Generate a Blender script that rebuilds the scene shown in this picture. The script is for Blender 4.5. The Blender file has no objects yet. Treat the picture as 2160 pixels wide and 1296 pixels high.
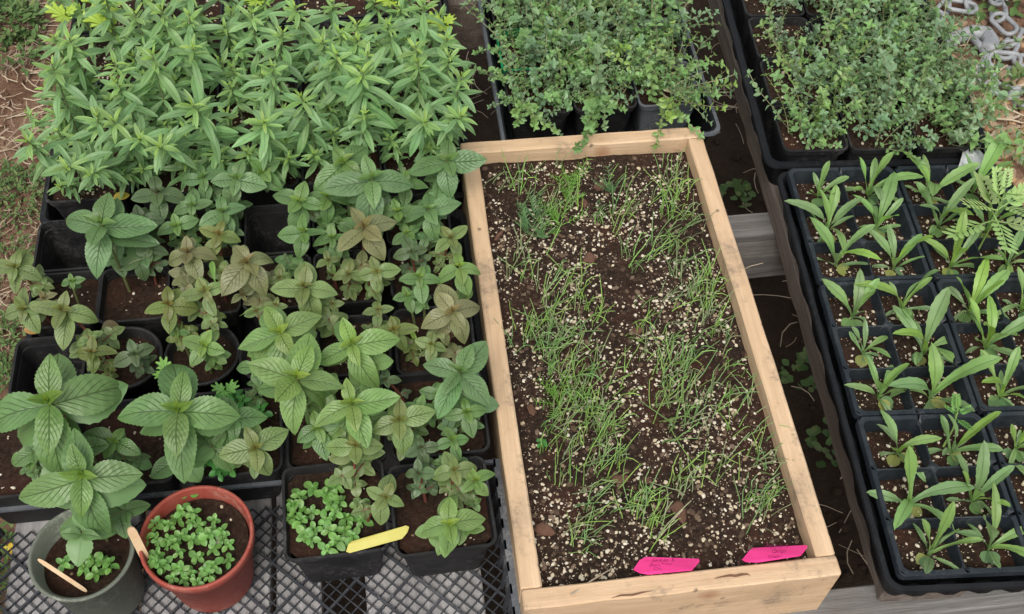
import bpy, math, random
from mathutils import Vector, Matrix, noise
PI=math.pi; rad=math.radians
random.seed(7)
scene=bpy.context.scene; COL=scene.collection
# ------------------------------------------------------------------ camera
CAMP=Vector((-0.0876,-0.3635,1.0601)); PITCH,YAW,ROLL,FPX=53.7175,-9.6743,3.0089,2333.26
cr=Matrix.Rotation(rad(YAW),3,'Z')@Matrix.Rotation(rad(90-PITCH),3,'X')@Matrix.Rotation(rad(ROLL),3,'Z')
cam=bpy.data.cameras.new('camera'); camo=bpy.data.objects.new('camera',cam); COL.objects.link(camo)
camo.matrix_world=Matrix.Translation(CAMP)@cr.to_4x4()
cam.sensor_width=36; cam.lens=FPX/2160*36; cam.clip_start=.01; cam.clip_end=200
scene.camera=camo
def at(px,py,z):                      # the point at height z seen at photo pixel px, py
    d=cr@Vector(((px-1080)/FPX,-(py-648)/FPX,-1)); t=(z-CAMP.z)/d.z
    return CAMP+d*t
# ------------------------------------------------------------------ world and sun
w=bpy.data.worlds.new('World'); scene.world=w; w.use_nodes=True
nt=w.node_tree; bg=nt.nodes['Background']
sky=nt.nodes.new('ShaderNodeTexSky'); sky.sky_type='NISHITA'; sky.sun_disc=False
SEL,SAZ=58,200
sky.sun_elevation=rad(SEL); sky.sun_rotation=rad(SAZ); sky.dust_density=4; sky.air_density=1.0
hs=nt.nodes.new('ShaderNodeHueSaturation'); hs.inputs['Saturation'].default_value=.3
nt.links.new(sky.outputs[0],hs.inputs['Color']); nt.links.new(hs.outputs[0],bg.inputs[0]); bg.inputs[1].default_value=.142
sl=bpy.data.lights.new('sun','SUN'); sl.energy=1.25; sl.angle=rad(30); sl.color=(1,.95,.86)
so=bpy.data.objects.new('sun',sl); COL.objects.link(so)
# direction towards the sun: rotation measured clockwise from +Y in the sky node
sd=Vector((math.sin(rad(SAZ))*math.cos(rad(SEL)),math.cos(rad(SAZ))*math.cos(rad(SEL)),math.sin(rad(SEL))))
so.rotation_euler=sd.to_track_quat('Z','Y').to_euler()
vs=scene.view_settings; vs.view_transform='Standard'; vs.look='None'; vs.gamma=1; vs.use_curve_mapping=False; vs.exposure=.35
# ------------------------------------------------------------------ materials
def newmat(name,rough=.6,spec=.5):
    m=bpy.data.materials.new(name); m.use_nodes=True
    b=m.node_tree.nodes['Principled BSDF']; b.inputs['Roughness'].default_value=rough
    b.inputs['Specular IOR Level'].default_value=spec
    return m,m.node_tree,b
def N(t,k,**kw):
    n=t.nodes.new(k)
    for a,b in kw.items(): setattr(n,a,b)
    return n
def ramp(t,src,stops):
    r=N(t,'ShaderNodeValToRGB'); e=r.color_ramp.elements
    while len(e)<len(stops): e.new(.5)
    for i,(p,c) in enumerate(stops): e[i].position=p; e[i].color=(*c,1)
    t.links.new(src,r.inputs[0]); return r.outputs[0]
def noisetex(t,scale,detail=4,rough=.6,vec=None,dist=0):
    n=N(t,'ShaderNodeTexNoise'); n.inputs['Scale'].default_value=scale; n.inputs['Detail'].default_value=detail
    n.inputs['Roughness'].default_value=rough; n.inputs['Distortion'].default_value=dist
    if vec is not None: t.links.new(vec,n.inputs['Vector'])
    return n.outputs['Fac']
def bump(t,b,h,strength=.4,dist=.001):
    n=N(t,'ShaderNodeBump'); n.inputs['Strength'].default_value=strength; n.inputs['Distance'].default_value=dist
    t.links.new(h,n.inputs['Height']); t.links.new(n.outputs[0],b.inputs['Normal'])
def M_(t,op,a,b=None,c=None):
    n=N(t,'ShaderNodeMath',operation=op)
    for i,v in enumerate((a,b,c)):
        if v is None: continue
        if isinstance(v,(int,float)): n.inputs[i].default_value=v
        else: t.links.new(v,n.inputs[i])
    return n.outputs[0]
def mixc(t,f,a,b,mode='MIX'):
    n=N(t,'ShaderNodeMix',data_type='RGBA',blend_type=mode)
    if isinstance(f,(int,float)): n.inputs[0].default_value=f
    else: t.links.new(f,n.inputs[0])
    for i,v in ((6,a),(7,b)):
        if isinstance(v,tuple): n.inputs[i].default_value=(*v,1)
        else: t.links.new(v,n.inputs[i])
    return n.outputs[2]
def pos(t):
    g=N(t,'ShaderNodeNewGeometry'); return g.outputs['Position'],g
def objco(t): return N(t,'ShaderNodeTexCoord').outputs['Object']

def leafmat(name,nv,slope,vein,veindark,rough=.42,bumpd=.0006,trans=.18,mottle=.25):
    m,t,b=newmat(name,rough,.55)
    oi=N(t,'ShaderNodeObjectInfo'); tc=N(t,'ShaderNodeTexCoord'); sp=N(t,'ShaderNodeSeparateXYZ')
    t.links.new(tc.outputs['UV'],sp.inputs[0]); u,v=sp.outputs[0],sp.outputs[1]
    s=M_(t,'ABSOLUTE',M_(t,'MULTIPLY_ADD',u,2.0,-1.0))
    nz=noisetex(t,260,3,.6,pos(t)[0])
    col=oi.outputs['Color']
    n1=noisetex(t,60,3,.6,pos(t)[0])
    col=mixc(t,mottle,col,mixc(t,n1,(.35,.42,.3),(1.5,1.5,1.45)),'MULTIPLY')
    h=None
    if nv:
        fr=M_(t,'FRACT',M_(t,'MULTIPLY',M_(t,'SUBTRACT',v,M_(t,'MULTIPLY',s,slope)),nv))
        d=M_(t,'ABSOLUTE',M_(t,'SUBTRACT',fr,.5))          # .5 on a vein
        g=M_(t,'SMOOTH_MIN',M_(t,'MAXIMUM',M_(t,'MULTIPLY',M_(t,'SUBTRACT',d,.36),7.1),0),1,.2)
        fade=M_(t,'MINIMUM',M_(t,'MULTIPLY',M_(t,'SUBTRACT',1.02,s),1.9),1)
        fadev=M_(t,'MINIMUM',M_(t,'MAXIMUM',M_(t,'MULTIPLY',M_(t,'SUBTRACT',.97,v),3),0),1)
        g=M_(t,'MULTIPLY',M_(t,'MULTIPLY',g,fade),fadev)
        g=M_(t,'MULTIPLY',g,M_(t,'MULTIPLY_ADD',nz,.9,.35))
        mid=M_(t,'MAXIMUM',M_(t,'SUBTRACT',1,M_(t,'MULTIPLY',s,14)),0)
        allv=M_(t,'MAXIMUM',g,mid)
        dark=mixc(t,1.0,col,veindark,'MULTIPLY')
        col=mixc(t,M_(t,'MULTIPLY',allv,vein),col,dark)
        h=M_(t,'SUBTRACT',M_(t,'MULTIPLY',nz,.25),allv)
    else:
        mid=M_(t,'MAXIMUM',M_(t,'SUBTRACT',1,M_(t,'MULTIPLY',s,7)),0)
        col=mixc(t,M_(t,'MULTIPLY',mid,vein),col,mixc(t,1.0,col,veindark,'MULTIPLY'))
        h=M_(t,'SUBTRACT',M_(t,'MULTIPLY',nz,.4),mid)
    g2=N(t,'ShaderNodeNewGeometry')
    back=mixc(t,1.0,col,(1.25,1.2,1.3),'MULTIPLY')
    col=mixc(t,g2.outputs['Backfacing'],col,back)
    t.links.new(col,b.inputs['Base Color']); bump(t,b,h,.7,bumpd)
    tr=N(t,'ShaderNodeBsdfTranslucent'); mx=N(t,'ShaderNodeMixShader'); mx.inputs[0].default_value=trans
    t.links.new(mixc(t,1.0,col,(1.5,1.6,.7),'MULTIPLY'),tr.inputs[0])
    t.links.new(b.outputs[0],mx.inputs[1]); t.links.new(tr.outputs[0],mx.inputs[2])
    t.links.new(mx.outputs[0],t.nodes['Material Output'].inputs[0]); return m
MINT=leafmat('mint_leaf_surface',7.5,.42,.9,(.34,.33,.25),mottle=.6,rough=.43,bumpd=.0008,trans=.26)
SAV=leafmat('savory_leaf_surface',0,0,.8,(.4,.45,.4),rough=.5,bumpd=.0003,mottle=.5,trans=.22)
STRAP=leafmat('strap_leaf_surface',0,0,.8,(.55,.6,.5),rough=.45,mottle=.5,trans=.24)
SMALL=leafmat('small_leaf_surface',0,0,.4,(.5,.55,.5),rough=.45,bumpd=.0002)

def plainmat(name,c1,c2,scale,rough=.6,spec=.5,bd=.0005,bs=.4,vecstretch=None,detail=4):
    m,t,b=newmat(name,rough,spec); p,_=pos(t)
    n=noisetex(t,scale,detail,.6,p)
    t.links.new(ramp(t,n,[(.3,c1),(.7,c2)]),b.inputs['Base Color']); bump(t,b,n,bs,bd); return m
def islandmat(name,stops,rough=.8,scale=300,bd=.0004):
    m,t,b=newmat(name,rough,.3); p,g=pos(t)
    c=ramp(t,g.outputs['Random Per Island'],stops); n=noisetex(t,scale,3,.6,p)
    c=mixc(t,.6,c,mixc(t,n,(.5,.48,.45),(1.3,1.3,1.3)),'MULTIPLY')
    t.links.new(c,b.inputs['Base Color']); bump(t,b,n,.5,bd); return m
def tintmat(name,rough=.5,spec=.5):
    m,t,b=newmat(name,rough,spec); oi=N(t,'ShaderNodeObjectInfo'); n=noisetex(t,150,3,.6,pos(t)[0])
    t.links.new(mixc(t,.5,oi.outputs['Color'],mixc(t,n,(.5,.5,.5),(1.5,1.5,1.5)),'MULTIPLY'),b.inputs['Base Color']); return m
STEM=tintmat('stem_surface',.5)
def plasticmat(name,c,rough=.38,dust=.35,dustc=(.12,.11,.1)):
    m,t,b=newmat(name,rough,.32); p,_=pos(t)
    n=noisetex(t,35,6,.7,p); n2=noisetex(t,500,2,.5,p)
    f=ramp(t,n,[(.42,(0,0,0)),(.75,(dust,dust,dust))])
    t.links.new(mixc(t,f,c,dustc),b.inputs['Base Color'])
    t.links.new(ramp(t,n,[(.3,(rough,)*3),(.7,(min(1,rough+.3),)*3)]),b.inputs['Roughness'])
    # dried splashes and scuffs
    n3=noisetex(t,110,8,.85,p,1.5); n4=noisetex(t,12,3,.6,p)
    cur=b.inputs['Base Color'].links[0].from_socket
    sc=ramp(t,M_(t,'MULTIPLY',n3,M_(t,'ADD',n4,.5)),[(.54,(0,0,0)),(.66,(dust,)*3)])
    t.links.new(mixc(t,sc,cur,tuple(min(.5,x*1.8+.03) for x in dustc)),b.inputs['Base Color'])
    bump(t,b,M_(t,'ADD',n,M_(t,'MULTIPLY',n2,.2)),.3,.0008); return m
BLACK=plasticmat('black_plastic',(.006,.007,.009),.4,.2,(.03,.03,.03))
INSERT=plasticmat('blue_black_plastic',(.016,.022,.029),.33,.25,(.08,.085,.09))
POTBLK=plasticmat('matt_black_pot_plastic',(.012,.012,.013),.45,.5,(.05,.047,.046))
MESHP=plasticmat('grey_mesh_plastic',(.035,.038,.045),.45,.5,(.09,.09,.095))
REDP=plasticmat('terracotta_red_plastic',(.31,.058,.040),.42,.35,(.42,.2,.15))
GRNP=plasticmat('grey_green_plastic',(.12,.135,.105),.5,.5,(.2,.21,.17))
GREENRIM=plasticmat('bright_green_plastic',(.01,.28,.1),.4,.15,(.1,.3,.2))
GREYRIM=plasticmat('worn_grey_rim_plastic',(.09,.1,.115),.45,.4,(.2,.2,.2))
def soilmat(name,c1,c2,c3,scale=220):
    m,t,b=newmat(name,.95,.15); p,_=pos(t)
    n=noisetex(t,scale,7,.75,p); n2=noisetex(t,14,3,.6,p)
    c=ramp(t,n,[(.32,c1),(.55,c2),(.78,c3)]); c=mixc(t,ramp(t,n2,[(.48,(0,0,0)),(.68,(.55,.55,.55))]),c,mixc(t,n,(.03,.010,.007),(.12,.05,.032)))
    t.links.new(c,b.inputs['Base Color']); bump(t,b,n,1.0,.003); return m
SOIL=soilmat('dark_potting_soil',(.012,.008,.006),(.042,.026,.018),(.13,.085,.06))
CRUMB=islandmat('soil_crumb_surface',[(0,(.016,.010,.007)),(.5,(.055,.034,.023)),(.85,(.12,.078,.053)),(1,(.22,.16,.115))],.95,400)
SOILB=soilmat('brown_pot_soil',(.012,.007,.005),(.04,.024,.016),(.11,.07,.048))
PERL=islandmat('perlite_grain',[(0,(.46,.38,.27)),(.35,(.66,.57,.41)),(.6,(.74,.69,.58)),(.8,(.56,.46,.31)),(1,(.2,.13,.08))],.85,500)
BARK=islandmat('bark_chip_surface',[(0,(.05,.022,.015)),(.5,(.12,.06,.04)),(1,(.2,.12,.08))],.9,200)
PEB=islandmat('pebble_surface',[(0,(.30,.17,.09)),(.35,(.42,.29,.17)),(.7,(.30,.22,.15)),(1,(.5,.3,.15))],.6,60)
STRAW=islandmat('straw_surface',[(0,(.42,.32,.22)),(.5,(.55,.45,.33)),(1,(.28,.2,.13))],.8,200)
WEED=islandmat('weed_leaf_surface',[(0,(.06,.12,.03)),(.5,(.1,.18,.05)),(1,(.16,.2,.07))],.6,200)
CHAINM=plainmat('galvanised_steel',(.2,.21,.22),(.36,.37,.38),45,.5,.5,.0006,.4)
PAPER=plainmat('torn_white_plastic',(.55,.56,.58),(.72,.73,.75),60,.5,.4,.001,.5)
YLAB=plainmat('yellow_label_plastic',(.50,.45,.10),(.54,.50,.13),80,.45,.4,.0001,.2)
PLAB=plainmat('pink_label_plastic',(.92,.04,.26),(.95,.06,.30),80,.4,.4,.0001,.2)
INK=plainmat('faded_ink',(.22,.010,.08),(.28,.016,.1),80,.6,.2)
STICK=plainmat('pale_stick_wood',(.62,.42,.24),(.72,.52,.33),120,.6,.3)
CHIVE=tintmat('chive_blade_surface',.5,.4)
YFLOW=plainmat('yellow_petal',(.7,.5,.03),(.75,.6,.05),80)
DEAD=plainmat('withered_leaf_surface',(.45,.25,.1),(.6,.42,.12),90)

def woodmat(name,c1,c2,c3,axis,knots=(),rough=.65,stain=.25,grain=1.0,bd=.0006):
    m,t,b=newmat(name,rough,.3)
    o=objco(t); mp=N(t,'ShaderNodeMapping')
    sc=[34,34,34]; sc[axis]=1.6; mp.inputs['Scale'].default_value=sc; 
    t.links.new(o,mp.inputs[0])
    n=noisetex(t,1.6,6,.62,mp.outputs[0],1.0); nf=noisetex(t,9,4,.7,mp.outputs[0])
    big=noisetex(t,16,5,.65,o)
    c=ramp(t,n,[(.3,c1),(.55,c2),(.72,c3)])
    c=mixc(t,.35*grain,c,mixc(t,nf,(.45,.42,.4),(1.4,1.4,1.4)),'MULTIPLY')
    c=mixc(t,.3*grain,c,mixc(t,noisetex(t,28,5,.75,mp.outputs[0]),(.3,.3,.3),(1.5,1.5,1.5)),'MULTIPLY')
    st=ramp(t,big,[(.5,(0,0,0)),(.78,(stain,)*3)]); c=mixc(t,st,c,(.16,.13,.1))
    if knots or name.startswith('pine'):
        vo=N(t,'ShaderNodeTexVoronoi'); vo.inputs['Scale'].default_value=26; t.links.new(o,vo.inputs['Vector'])
        sp_=M_(t,'ADD',vo.outputs['Distance'],M_(t,'MULTIPLY',noisetex(t,300,3,.6,o),.12)); c=mixc(t,ramp(t,sp_,[(.10,(.75,)*3),(.15,(0,0,0))]),c,(.10,.07,.05))
        sm=noisetex(t,70,6,.8,o); c=mixc(t,ramp(t,M_(t,'MULTIPLY',sm,M_(t,'ADD',big,.5)),[(.56,(0,0,0)),(.72,(.6,)*3)]),c,(.2,.15,.11))
    for (kx,ky,kz,r) in knots:
        vm=N(t,'ShaderNodeVectorMath',operation='DISTANCE'); t.links.new(o,vm.inputs[0]); vm.inputs[1].default_value=(kx,ky,kz)
        d=M_(t,'ADD',M_(t,'DIVIDE',vm.outputs['Value'],r),M_(t,'MULTIPLY',M_(t,'SUBTRACT',nf,.5),.5))
        k=ramp(t,d,[(0,(.9,)*3),(.55,(.75,)*3),(.85,(.35,)*3),(1,(0,)*3)]); c=mixc(t,k,c,(.42,.2,.1))
    t.links.new(c,b.inputs['Base Color']); bump(t,b,M_(t,'ADD',nf,M_(t,'MULTIPLY',n,.8)),.8,bd*1.5); return m
PINE=dict(c1=(.55,.37,.22),c2=(.69,.49,.31),c3=(.77,.59,.40))
PINEX=woodmat('pine_board_crosswise',axis=0,knots=[(.025,0,.03,.016),(.148,-.004,.012,.008)],stain=.4,**PINE)
PINEY=woodmat('pine_board_lengthwise',axis=1,stain=.45,**PINE)
GREYX=woodmat('weathered_joist',(.11,.105,.10),(.26,.25,.24),(.37,.36,.34),0,stain=.6,rough=.9,grain=1.6,bd=.0015)
GREYY=woodmat('weathered_plank',(.24,.23,.23),(.36,.35,.35),(.45,.44,.44),1,stain=.3,rough=.9,grain=1.6,bd=.0015)
RUNM=woodmat('weathered_runner',(.12,.095,.08),(.2,.165,.14),(.27,.23,.2),1,stain=.4,rough=.95,grain=1.8,bd=.002)
# ------------------------------------------------------------------ helpers
def mesh(name,V,F,mat=None,smooth=False,uv=None,mats=None,mi=None):
    me=bpy.data.meshes.new(name); me.from_pydata([tuple(v) for v in V],[],F)
    if mats: 
        for m in mats: me.materials.append(m)
        if mi: me.polygons.foreach_set('material_index',mi)
    elif mat: me.materials.append(mat)
    if smooth: me.polygons.foreach_set('use_smooth',[True]*len(F))
    if uv:
        l=me.uv_layers.new(name='UVMap'); d=[0.0]*(2*len(me.loops)); vi=[0]*len(me.loops); me.loops.foreach_get('vertex_index',vi)
        for i,k in enumerate(vi): d[2*i],d[2*i+1]=uv[k]
        l.data.foreach_set('uv',d)
    me.update(); return me
def link(name,me,parent=None,loc=(0,0,0),mat=None,color=None,kind=None,label=None):
    o=bpy.data.objects.new(name,me); COL.objects.link(o)
    if parent is not None: o.parent=parent
    if mat is not None: o.matrix_local=mat
    else: o.location=loc
    if color: o.color=(*color,1)
    if kind: o['kind']=kind
    if label: o['label']=label
    return o
def tag(o,label,cat,group=None,kind=None):
    o['label']=label; o['category']=cat
    if group: o['group']=group
    if kind: o['kind']=kind
    return o
def thing(name,label,cat,loc=(0,0,0),rz=0,group=None):
    o=bpy.data.objects.new(name,None); COL.objects.link(o); o.location=loc; o.rotation_euler=(0,0,rz); o.empty_display_size=.01
    return tag(o,label,cat,group)
class MB:
    def __init__(s): s.V=[];s.F=[]
    def add(s,V,F):
        n=len(s.V); s.V+=[tuple(v) for v in V]; s.F+=[tuple(i+n for i in f) for f in F]
    def box(s,x0,y0,z0,x1,y1,z1,rot=None):
        V=[Vector((x,y,z)) for z in (z0,z1) for y in (y0,y1) for x in (x0,x1)]
        if rot: V=[rot@v for v in V]
        s.add(V,[(0,2,3,1),(4,5,7,6),(0,1,5,4),(2,6,7,3),(0,4,6,2),(1,3,7,5)])
    def tube(s,pts,r,n=6,r1=None,cap=True):
        pts=[Vector(p) for p in pts]; V=[];F=[]; up=Vector((.13,.2,1))
        for i,p in enumerate(pts):
            d=(pts[min(i+1,len(pts)-1)]-pts[max(i-1,0)]); d=d.normalized() if d.length>1e-9 else Vector((0,0,1))
            a=d.cross(up); a=a.normalized() if a.length>1e-4 else Vector((1,0,0)); b=d.cross(a)
            rr=r if r1 is None else r+(r1-r)*i/(len(pts)-1)
            for k in range(n): V.append(p+(a*math.cos(2*PI*k/n)+b*math.sin(2*PI*k/n))*rr)
        for i in range(len(pts)-1):
            for k in range(n): F.append((i*n+k,i*n+(k+1)%n,(i+1)*n+(k+1)%n,(i+1)*n+k))
        if cap: F.append(tuple(range(n))[::-1]); F.append(tuple((len(pts)-1)*n+k for k in range(n)))
        s.add(V,F)
    def mesh(s,name,mat,smooth=False): return mesh(name,s.V,s.F,mat,smooth)
def rsq(hx,hy,r,z,seg=5,cx=0,cy=0):
    L=[]
    for qx,qy,a0 in ((1,1,0),(-1,1,90),(-1,-1,180),(1,-1,270)):
        for k in range(seg+1):
            a=rad(a0+90*k/seg); L.append((cx+qx*(hx-r)+r*math.cos(a),cy+qy*(hy-r)+r*math.sin(a),z))
    return L
def circ(r,z,n=48,cx=0,cy=0): return [(cx+r*math.cos(2*PI*k/n),cy+r*math.sin(2*PI*k/n),z) for k in range(n)]
def loft(rings,capbot=True,captop=False):
    n=len(rings[0]); V=[p for r in rings for p in r]; F=[]
    for i in range(len(rings)-1):
        for k in range(n): F.append((i*n+k,i*n+(k+1)%n,(i+1)*n+(k+1)%n,(i+1)*n+k))
    if capbot: F.append(tuple(range(n))[::-1])
    if captop: F.append(tuple((len(rings)-1)*n+k for k in range(n)))
    return V,F
def nz(x,y,z=0,s=1): return noise.noise(Vector((x*s,y*s,z*s+3.7)))
# grains (perlite, grit): low stones in one mesh
ICO=[(0,0,-1),(.72,-.53,-.45),(-.28,-.85,-.45),(-.89,0,-.45),(-.28,.85,-.45),(.72,.53,-.45),(.28,-.85,.45),(-.72,-.53,.45),(-.72,.53,.45),(.28,.85,.45),(.89,0,.45),(0,0,1)]
ICF=[(0,1,2),(1,0,5),(0,2,3),(0,3,4),(0,4,5),(1,5,10),(2,1,6),(3,2,7),(4,3,8),(5,4,9),(1,10,6),(2,6,7),(3,7,8),(4,8,9),(5,9,10),(6,10,11),(7,6,11),(8,7,11),(9,8,11),(10,9,11)]
def grain(mb,x,y,z,r,rng,flat=.75):
    m=Matrix.Rotation(rng.uniform(0,6.3),3,'Z')@Matrix.Rotation(rng.uniform(-.6,.6),3,'X')
    sx,sy,sz=r*rng.uniform(.7,1.3),r*rng.uniform(.6,1),r*flat*rng.uniform(.7,1.1)
    mb.add([m@Vector((a*sx*rng.uniform(.8,1.2),b*sy*rng.uniform(.8,1.2),c*sz))+Vector((x,y,z)) for a,b,c in ICO],ICF)
# ------------------------------------------------------------------ leaf meshes (unit length along +Y, up +Z)
def leafmesh(name,mat,prof,nu=16,nv=6,arch=.3,cup=.12,serr=0,teeth=14,puck=0,wav=.02,seed=0,curl=0):
    rng=random.Random(seed); ph=rng.uniform(0,6); V=[];UV=[];F=[]
    for i in range(nu+1):
        t=i/nu; ww=prof(t); tt=t
        yy=math.sin(min(1.5,arch*1.6*t))/(arch*1.6) if arch>.01 else t
        zz=-arch*.8*t*t+ .10*arch*4*t*(1-t)*.5
        for j in range(nv+1):
            s=2*j/nv-1; wj=ww
            if serr and abs(s)>.99: wj=ww*(1+serr*(1 if i%2 else -1))
            x=s*wj; z=zz+cup*abs(s)**1.5*ww*2*.5 + wav*math.sin(9*t+ph+s*1.7)*abs(s)
            if puck: z-=puck*math.cos(2*PI*7.5*(t-.42*abs(s)))*min(1,(1-abs(s))*2.2)*(.3+abs(s))*min(1,3*t)*-1 ; z-=puck*1.5*max(0,1-abs(s)*4)
            x+=curl*t*t
            V.append((x,yy*(1+.0*s),z)); UV.append((j/nv,t))
    for i in range(nu):
        for j in range(nv):
            a=i*(nv+1)+j; F.append((a,a+1,a+nv+2,a+nv+1))
    return mesh(name,V,F,mat,True,UV)
def p_mint(w): return lambda t: .018 if t<.05 else w*max(0.0,math.sin(PI*min(1,((t-.05)/.95))**.78))**.8*(1 if t<.96 else .8)+.004
def p_sav(w): return lambda t: max(.012,w*math.sin(PI*min(1,t**1.15*.97+.03))**.75)+.003
def p_strap(w): return lambda t: .026+(w-.026)*max(0,math.sin(PI*min(1,max(0,(t-.15)/.85)**1.75)))**.85 if t<.995 else .006
def p_round(w): return lambda t: (.03 if t<.15 else w*max(0,math.sin(PI*min(1,(t-.15)/.85)**.9))**.6+.01)
MINTL=[leafmesh('leaf',MINT,p_mint(wd),30,8,ar,cu,.03,puck=.011,seed=k,curl=c) for k,(wd,ar,cu,c) in enumerate([(.275,.35,.07,.03),(.26,.5,.10,-.04),(.29,.25,.05,0),(.255,.75,.11,.06),(.28,.15,.08,-.05),(.27,.6,.16,-.02),(.265,.4,.02,.07)])]
MINTR=[leafmesh('leaf',SMALL,p_mint(wd),16,6,ar,.08,.03,puck=.004,seed=k+9) for k,(wd,ar) in enumerate([(.34,.3),(.36,.5)])]
MINTC=[leafmesh('leaf',MINT,p_mint(.22),14,6,.35,.55,.03,puck=.008,seed=k+30) for k in range(2)]
SAVL=[leafmesh('leaf',SAV,p_sav(wd),12,4,ar,cu,.0,seed=k,curl=c,wav=.01) for k,(wd,ar,cu,c) in enumerate([(.10,.25,.3,.03),(.094,.5,.35,-.04),(.108,.12,.25,0),(.103,.7,.3,.05),(.094,.1,.4,-.02),(.1,.4,.2,.08)])]
STRL=[leafmesh('leaf',STRAP,p_strap(wd),18,4,ar,cu,.05,wav=.02,seed=k,curl=c) for k,(wd,ar,cu,c) in enumerate([(.105,.25,.3,.05),(.11,.5,.25,-.06),(.095,.1,.35,0),(.11,.8,.25,.09),(.09,.35,.3,-.1),(.1,1.1,.2,-.05)])]
RNDL=[leafmesh('leaf',SMALL,p_round(.3),8,4,.3,.25,seed=k,wav=.0) for k in range(2)]
COTL=[leafmesh('seed_leaf',SMALL,p_round(.4),8,4,.25,.12,seed=k,wav=.0) for k in range(2)]
def lm(node,az,el,L,roll=0,sw=1):
    return Matrix.Translation(node)@Matrix.Rotation(az,4,'Z')@Matrix.Rotation(el,4,'X')@Matrix.Rotation(roll,4,'Y')@Matrix.Diagonal((L*sw,L,L,1))
def lmt(node,az,el,L,roll,sw,tilt): return Matrix.Translation(node)@Matrix.Rotation(tilt,4,'X')@Matrix.Rotation(az,4,'Z')@Matrix.Rotation(el,4,'X')@Matrix.Rotation(roll,4,'Y')@Matrix.Diagonal((L*sw,L,L,1))
def lerp(a,b,t): t=max(0,min(1,t)); return tuple(x+(y-x)*t for x,y in zip(a,b))
def jit(c,rng,a=.12):
    k=1+rng.uniform(-a,a); return tuple(max(0,x*k*(1+rng.uniform(-a*.4,a*.4))) for x in c)
# ================================================================== SETTING
GZ=-.30
def ground():
    V=[];F=[]
    def hh(x,y): return GZ+.012*nz(x,y,0,3)+.006*nz(x,y,1,11)+.003*nz(x,y,2,31)
    xs=[-60,-20,-6,-2.5,-1.6]+[-1.2+.02*i for i in range(131)]+[1.6,2.5,6,20,60]
    ys=[-60,-20,-6,-2,-1]+[-.5+.02*i for i in range(121)]+[2.2,3,6,20,60]
    for y in ys:
        for x in xs: V.append((x,y,hh(x,y)))
    n=len(xs)
    for j in range(len(ys)-1):
        for i in range(n-1): a=j*n+i; F.append((a,a+1,a+n+1,a+n))
    m,t,b=newmat('bare_earth',.95,.15); p,_=pos(t)
    n1=noisetex(t,9,6,.65,p); n2=noisetex(t,90,6,.75,p)
    sp=N(t,'ShaderNodeSeparateXYZ'); t.links.new(p,sp.inputs[0])
    c=ramp(t,n1,[(.35,(.17,.095,.06)),(.5,(.27,.165,.11)),(.68,(.34,.23,.16))])
    c=mixc(t,.7,c,mixc(t,n2,(.35,.32,.3),(1.5,1.5,1.5)),'MULTIPLY')
    # shade below the bench painted into the earth colour, with a ragged edge
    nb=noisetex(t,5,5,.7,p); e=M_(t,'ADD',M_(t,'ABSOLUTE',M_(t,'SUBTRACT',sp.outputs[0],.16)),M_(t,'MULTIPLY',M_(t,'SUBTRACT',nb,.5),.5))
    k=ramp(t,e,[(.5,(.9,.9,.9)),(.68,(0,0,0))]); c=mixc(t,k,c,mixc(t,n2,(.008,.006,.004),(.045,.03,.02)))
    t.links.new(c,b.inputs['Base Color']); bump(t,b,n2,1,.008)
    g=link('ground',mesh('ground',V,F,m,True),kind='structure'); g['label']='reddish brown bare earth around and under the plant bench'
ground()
# ------------------------------------------------------------------ bench timbers
def bevbox(name,x0,y0,z0,x1,y1,z1,mat,wob=.0006,seg=14,bev=.0015):
    """board with slightly rounded arrises and an uneven long edge, centred on its own origin"""
    cx,cy,cz=(x0+x1)/2,(y0+y1)/2,(z0+z1)/2; hx,hy,hz=(x1-x0)/2,(y1-y0)/2,(z1-z0)/2
    ax=0 if hx>hy else 1; L=hx if ax==0 else hy; Wd=hy if ax==0 else hx
    rings=[]; r=bev; sd=random.random()*50
    ts=[-1,-1+r/L]+[-1+2*(i+.5)/seg for i in range(seg)]+[1-r/L,1]
    for t in ts:
        ins=r if abs(t)==1 else 0; ring=[]
        for (a,bb) in ((1,1),(-1,1),(-1,-1),(1,-1)):
            for q in ((1,0),(0,1)) if a*bb>0 else ((0,1),(1,0)):
                aa=a*(Wd-ins-(r if q[1] else 0)); zz=bb*(hz-ins-(r if q[0] else 0))
                aa+=wob*nz(t*L*40,a*3,sd)*1.5; zz+=wob*nz(t*L*50,bb*5+a,sd+9)
                ring.append((t*L,aa,zz) if ax==0 else (-aa,t*L,zz))
        rings.append(ring)
    V,F=loft(rings,True,True); me=mesh(name,V,F,mat); return me,(cx,cy,cz)
def board(name,b,mat,label,cat='timber',group=None,kind=None,parent=None,rz=0,**k):
    me,c=bevbox(name,*b,mat,**k); o=link(name,me,parent,c); o.rotation_euler=(0,0,rz)
    if parent is None: tag(o,label,cat,group,kind)
    elif label: o['label']=label
    return o
G='weathered timbers of the plant bench'
board('bench_joist',(-.02,-.0185,-.09,1.0,.0195,0),GREYX,'grey weathered joist under the front end of the new wooden planting box',group=G,wob=.002)
board('bench_joist',(-.03,.482,-.09,.7,.519,0),GREYX,'grey weathered joist seen in the gap between planting box and black seedling flats',group=G,wob=.002)
board('bench_joist',(.02,.965,-.09,.39,1.003,0),RUNM,'grey joist crossing under the far end of the trays at the top edge',group=G,wob=.002)
for x0,x1,lb in ((-.498,-.372,'pale grey plank under the mesh tray, below the grey-green pot'),(-.366,-.240,'pale grey plank under the mesh tray, below the red pot'),(-.234,-.19,'narrow grey plank strip under the front left square pot'),(-.146,-.03,'grey plank under the right end of the mesh tray')):
    board('bench_plank',(x0,-.25,-.022,x1,.52,-.001),GREYY,lb,'plank',group='planks under the mesh tray',wob=.0012)
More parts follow.
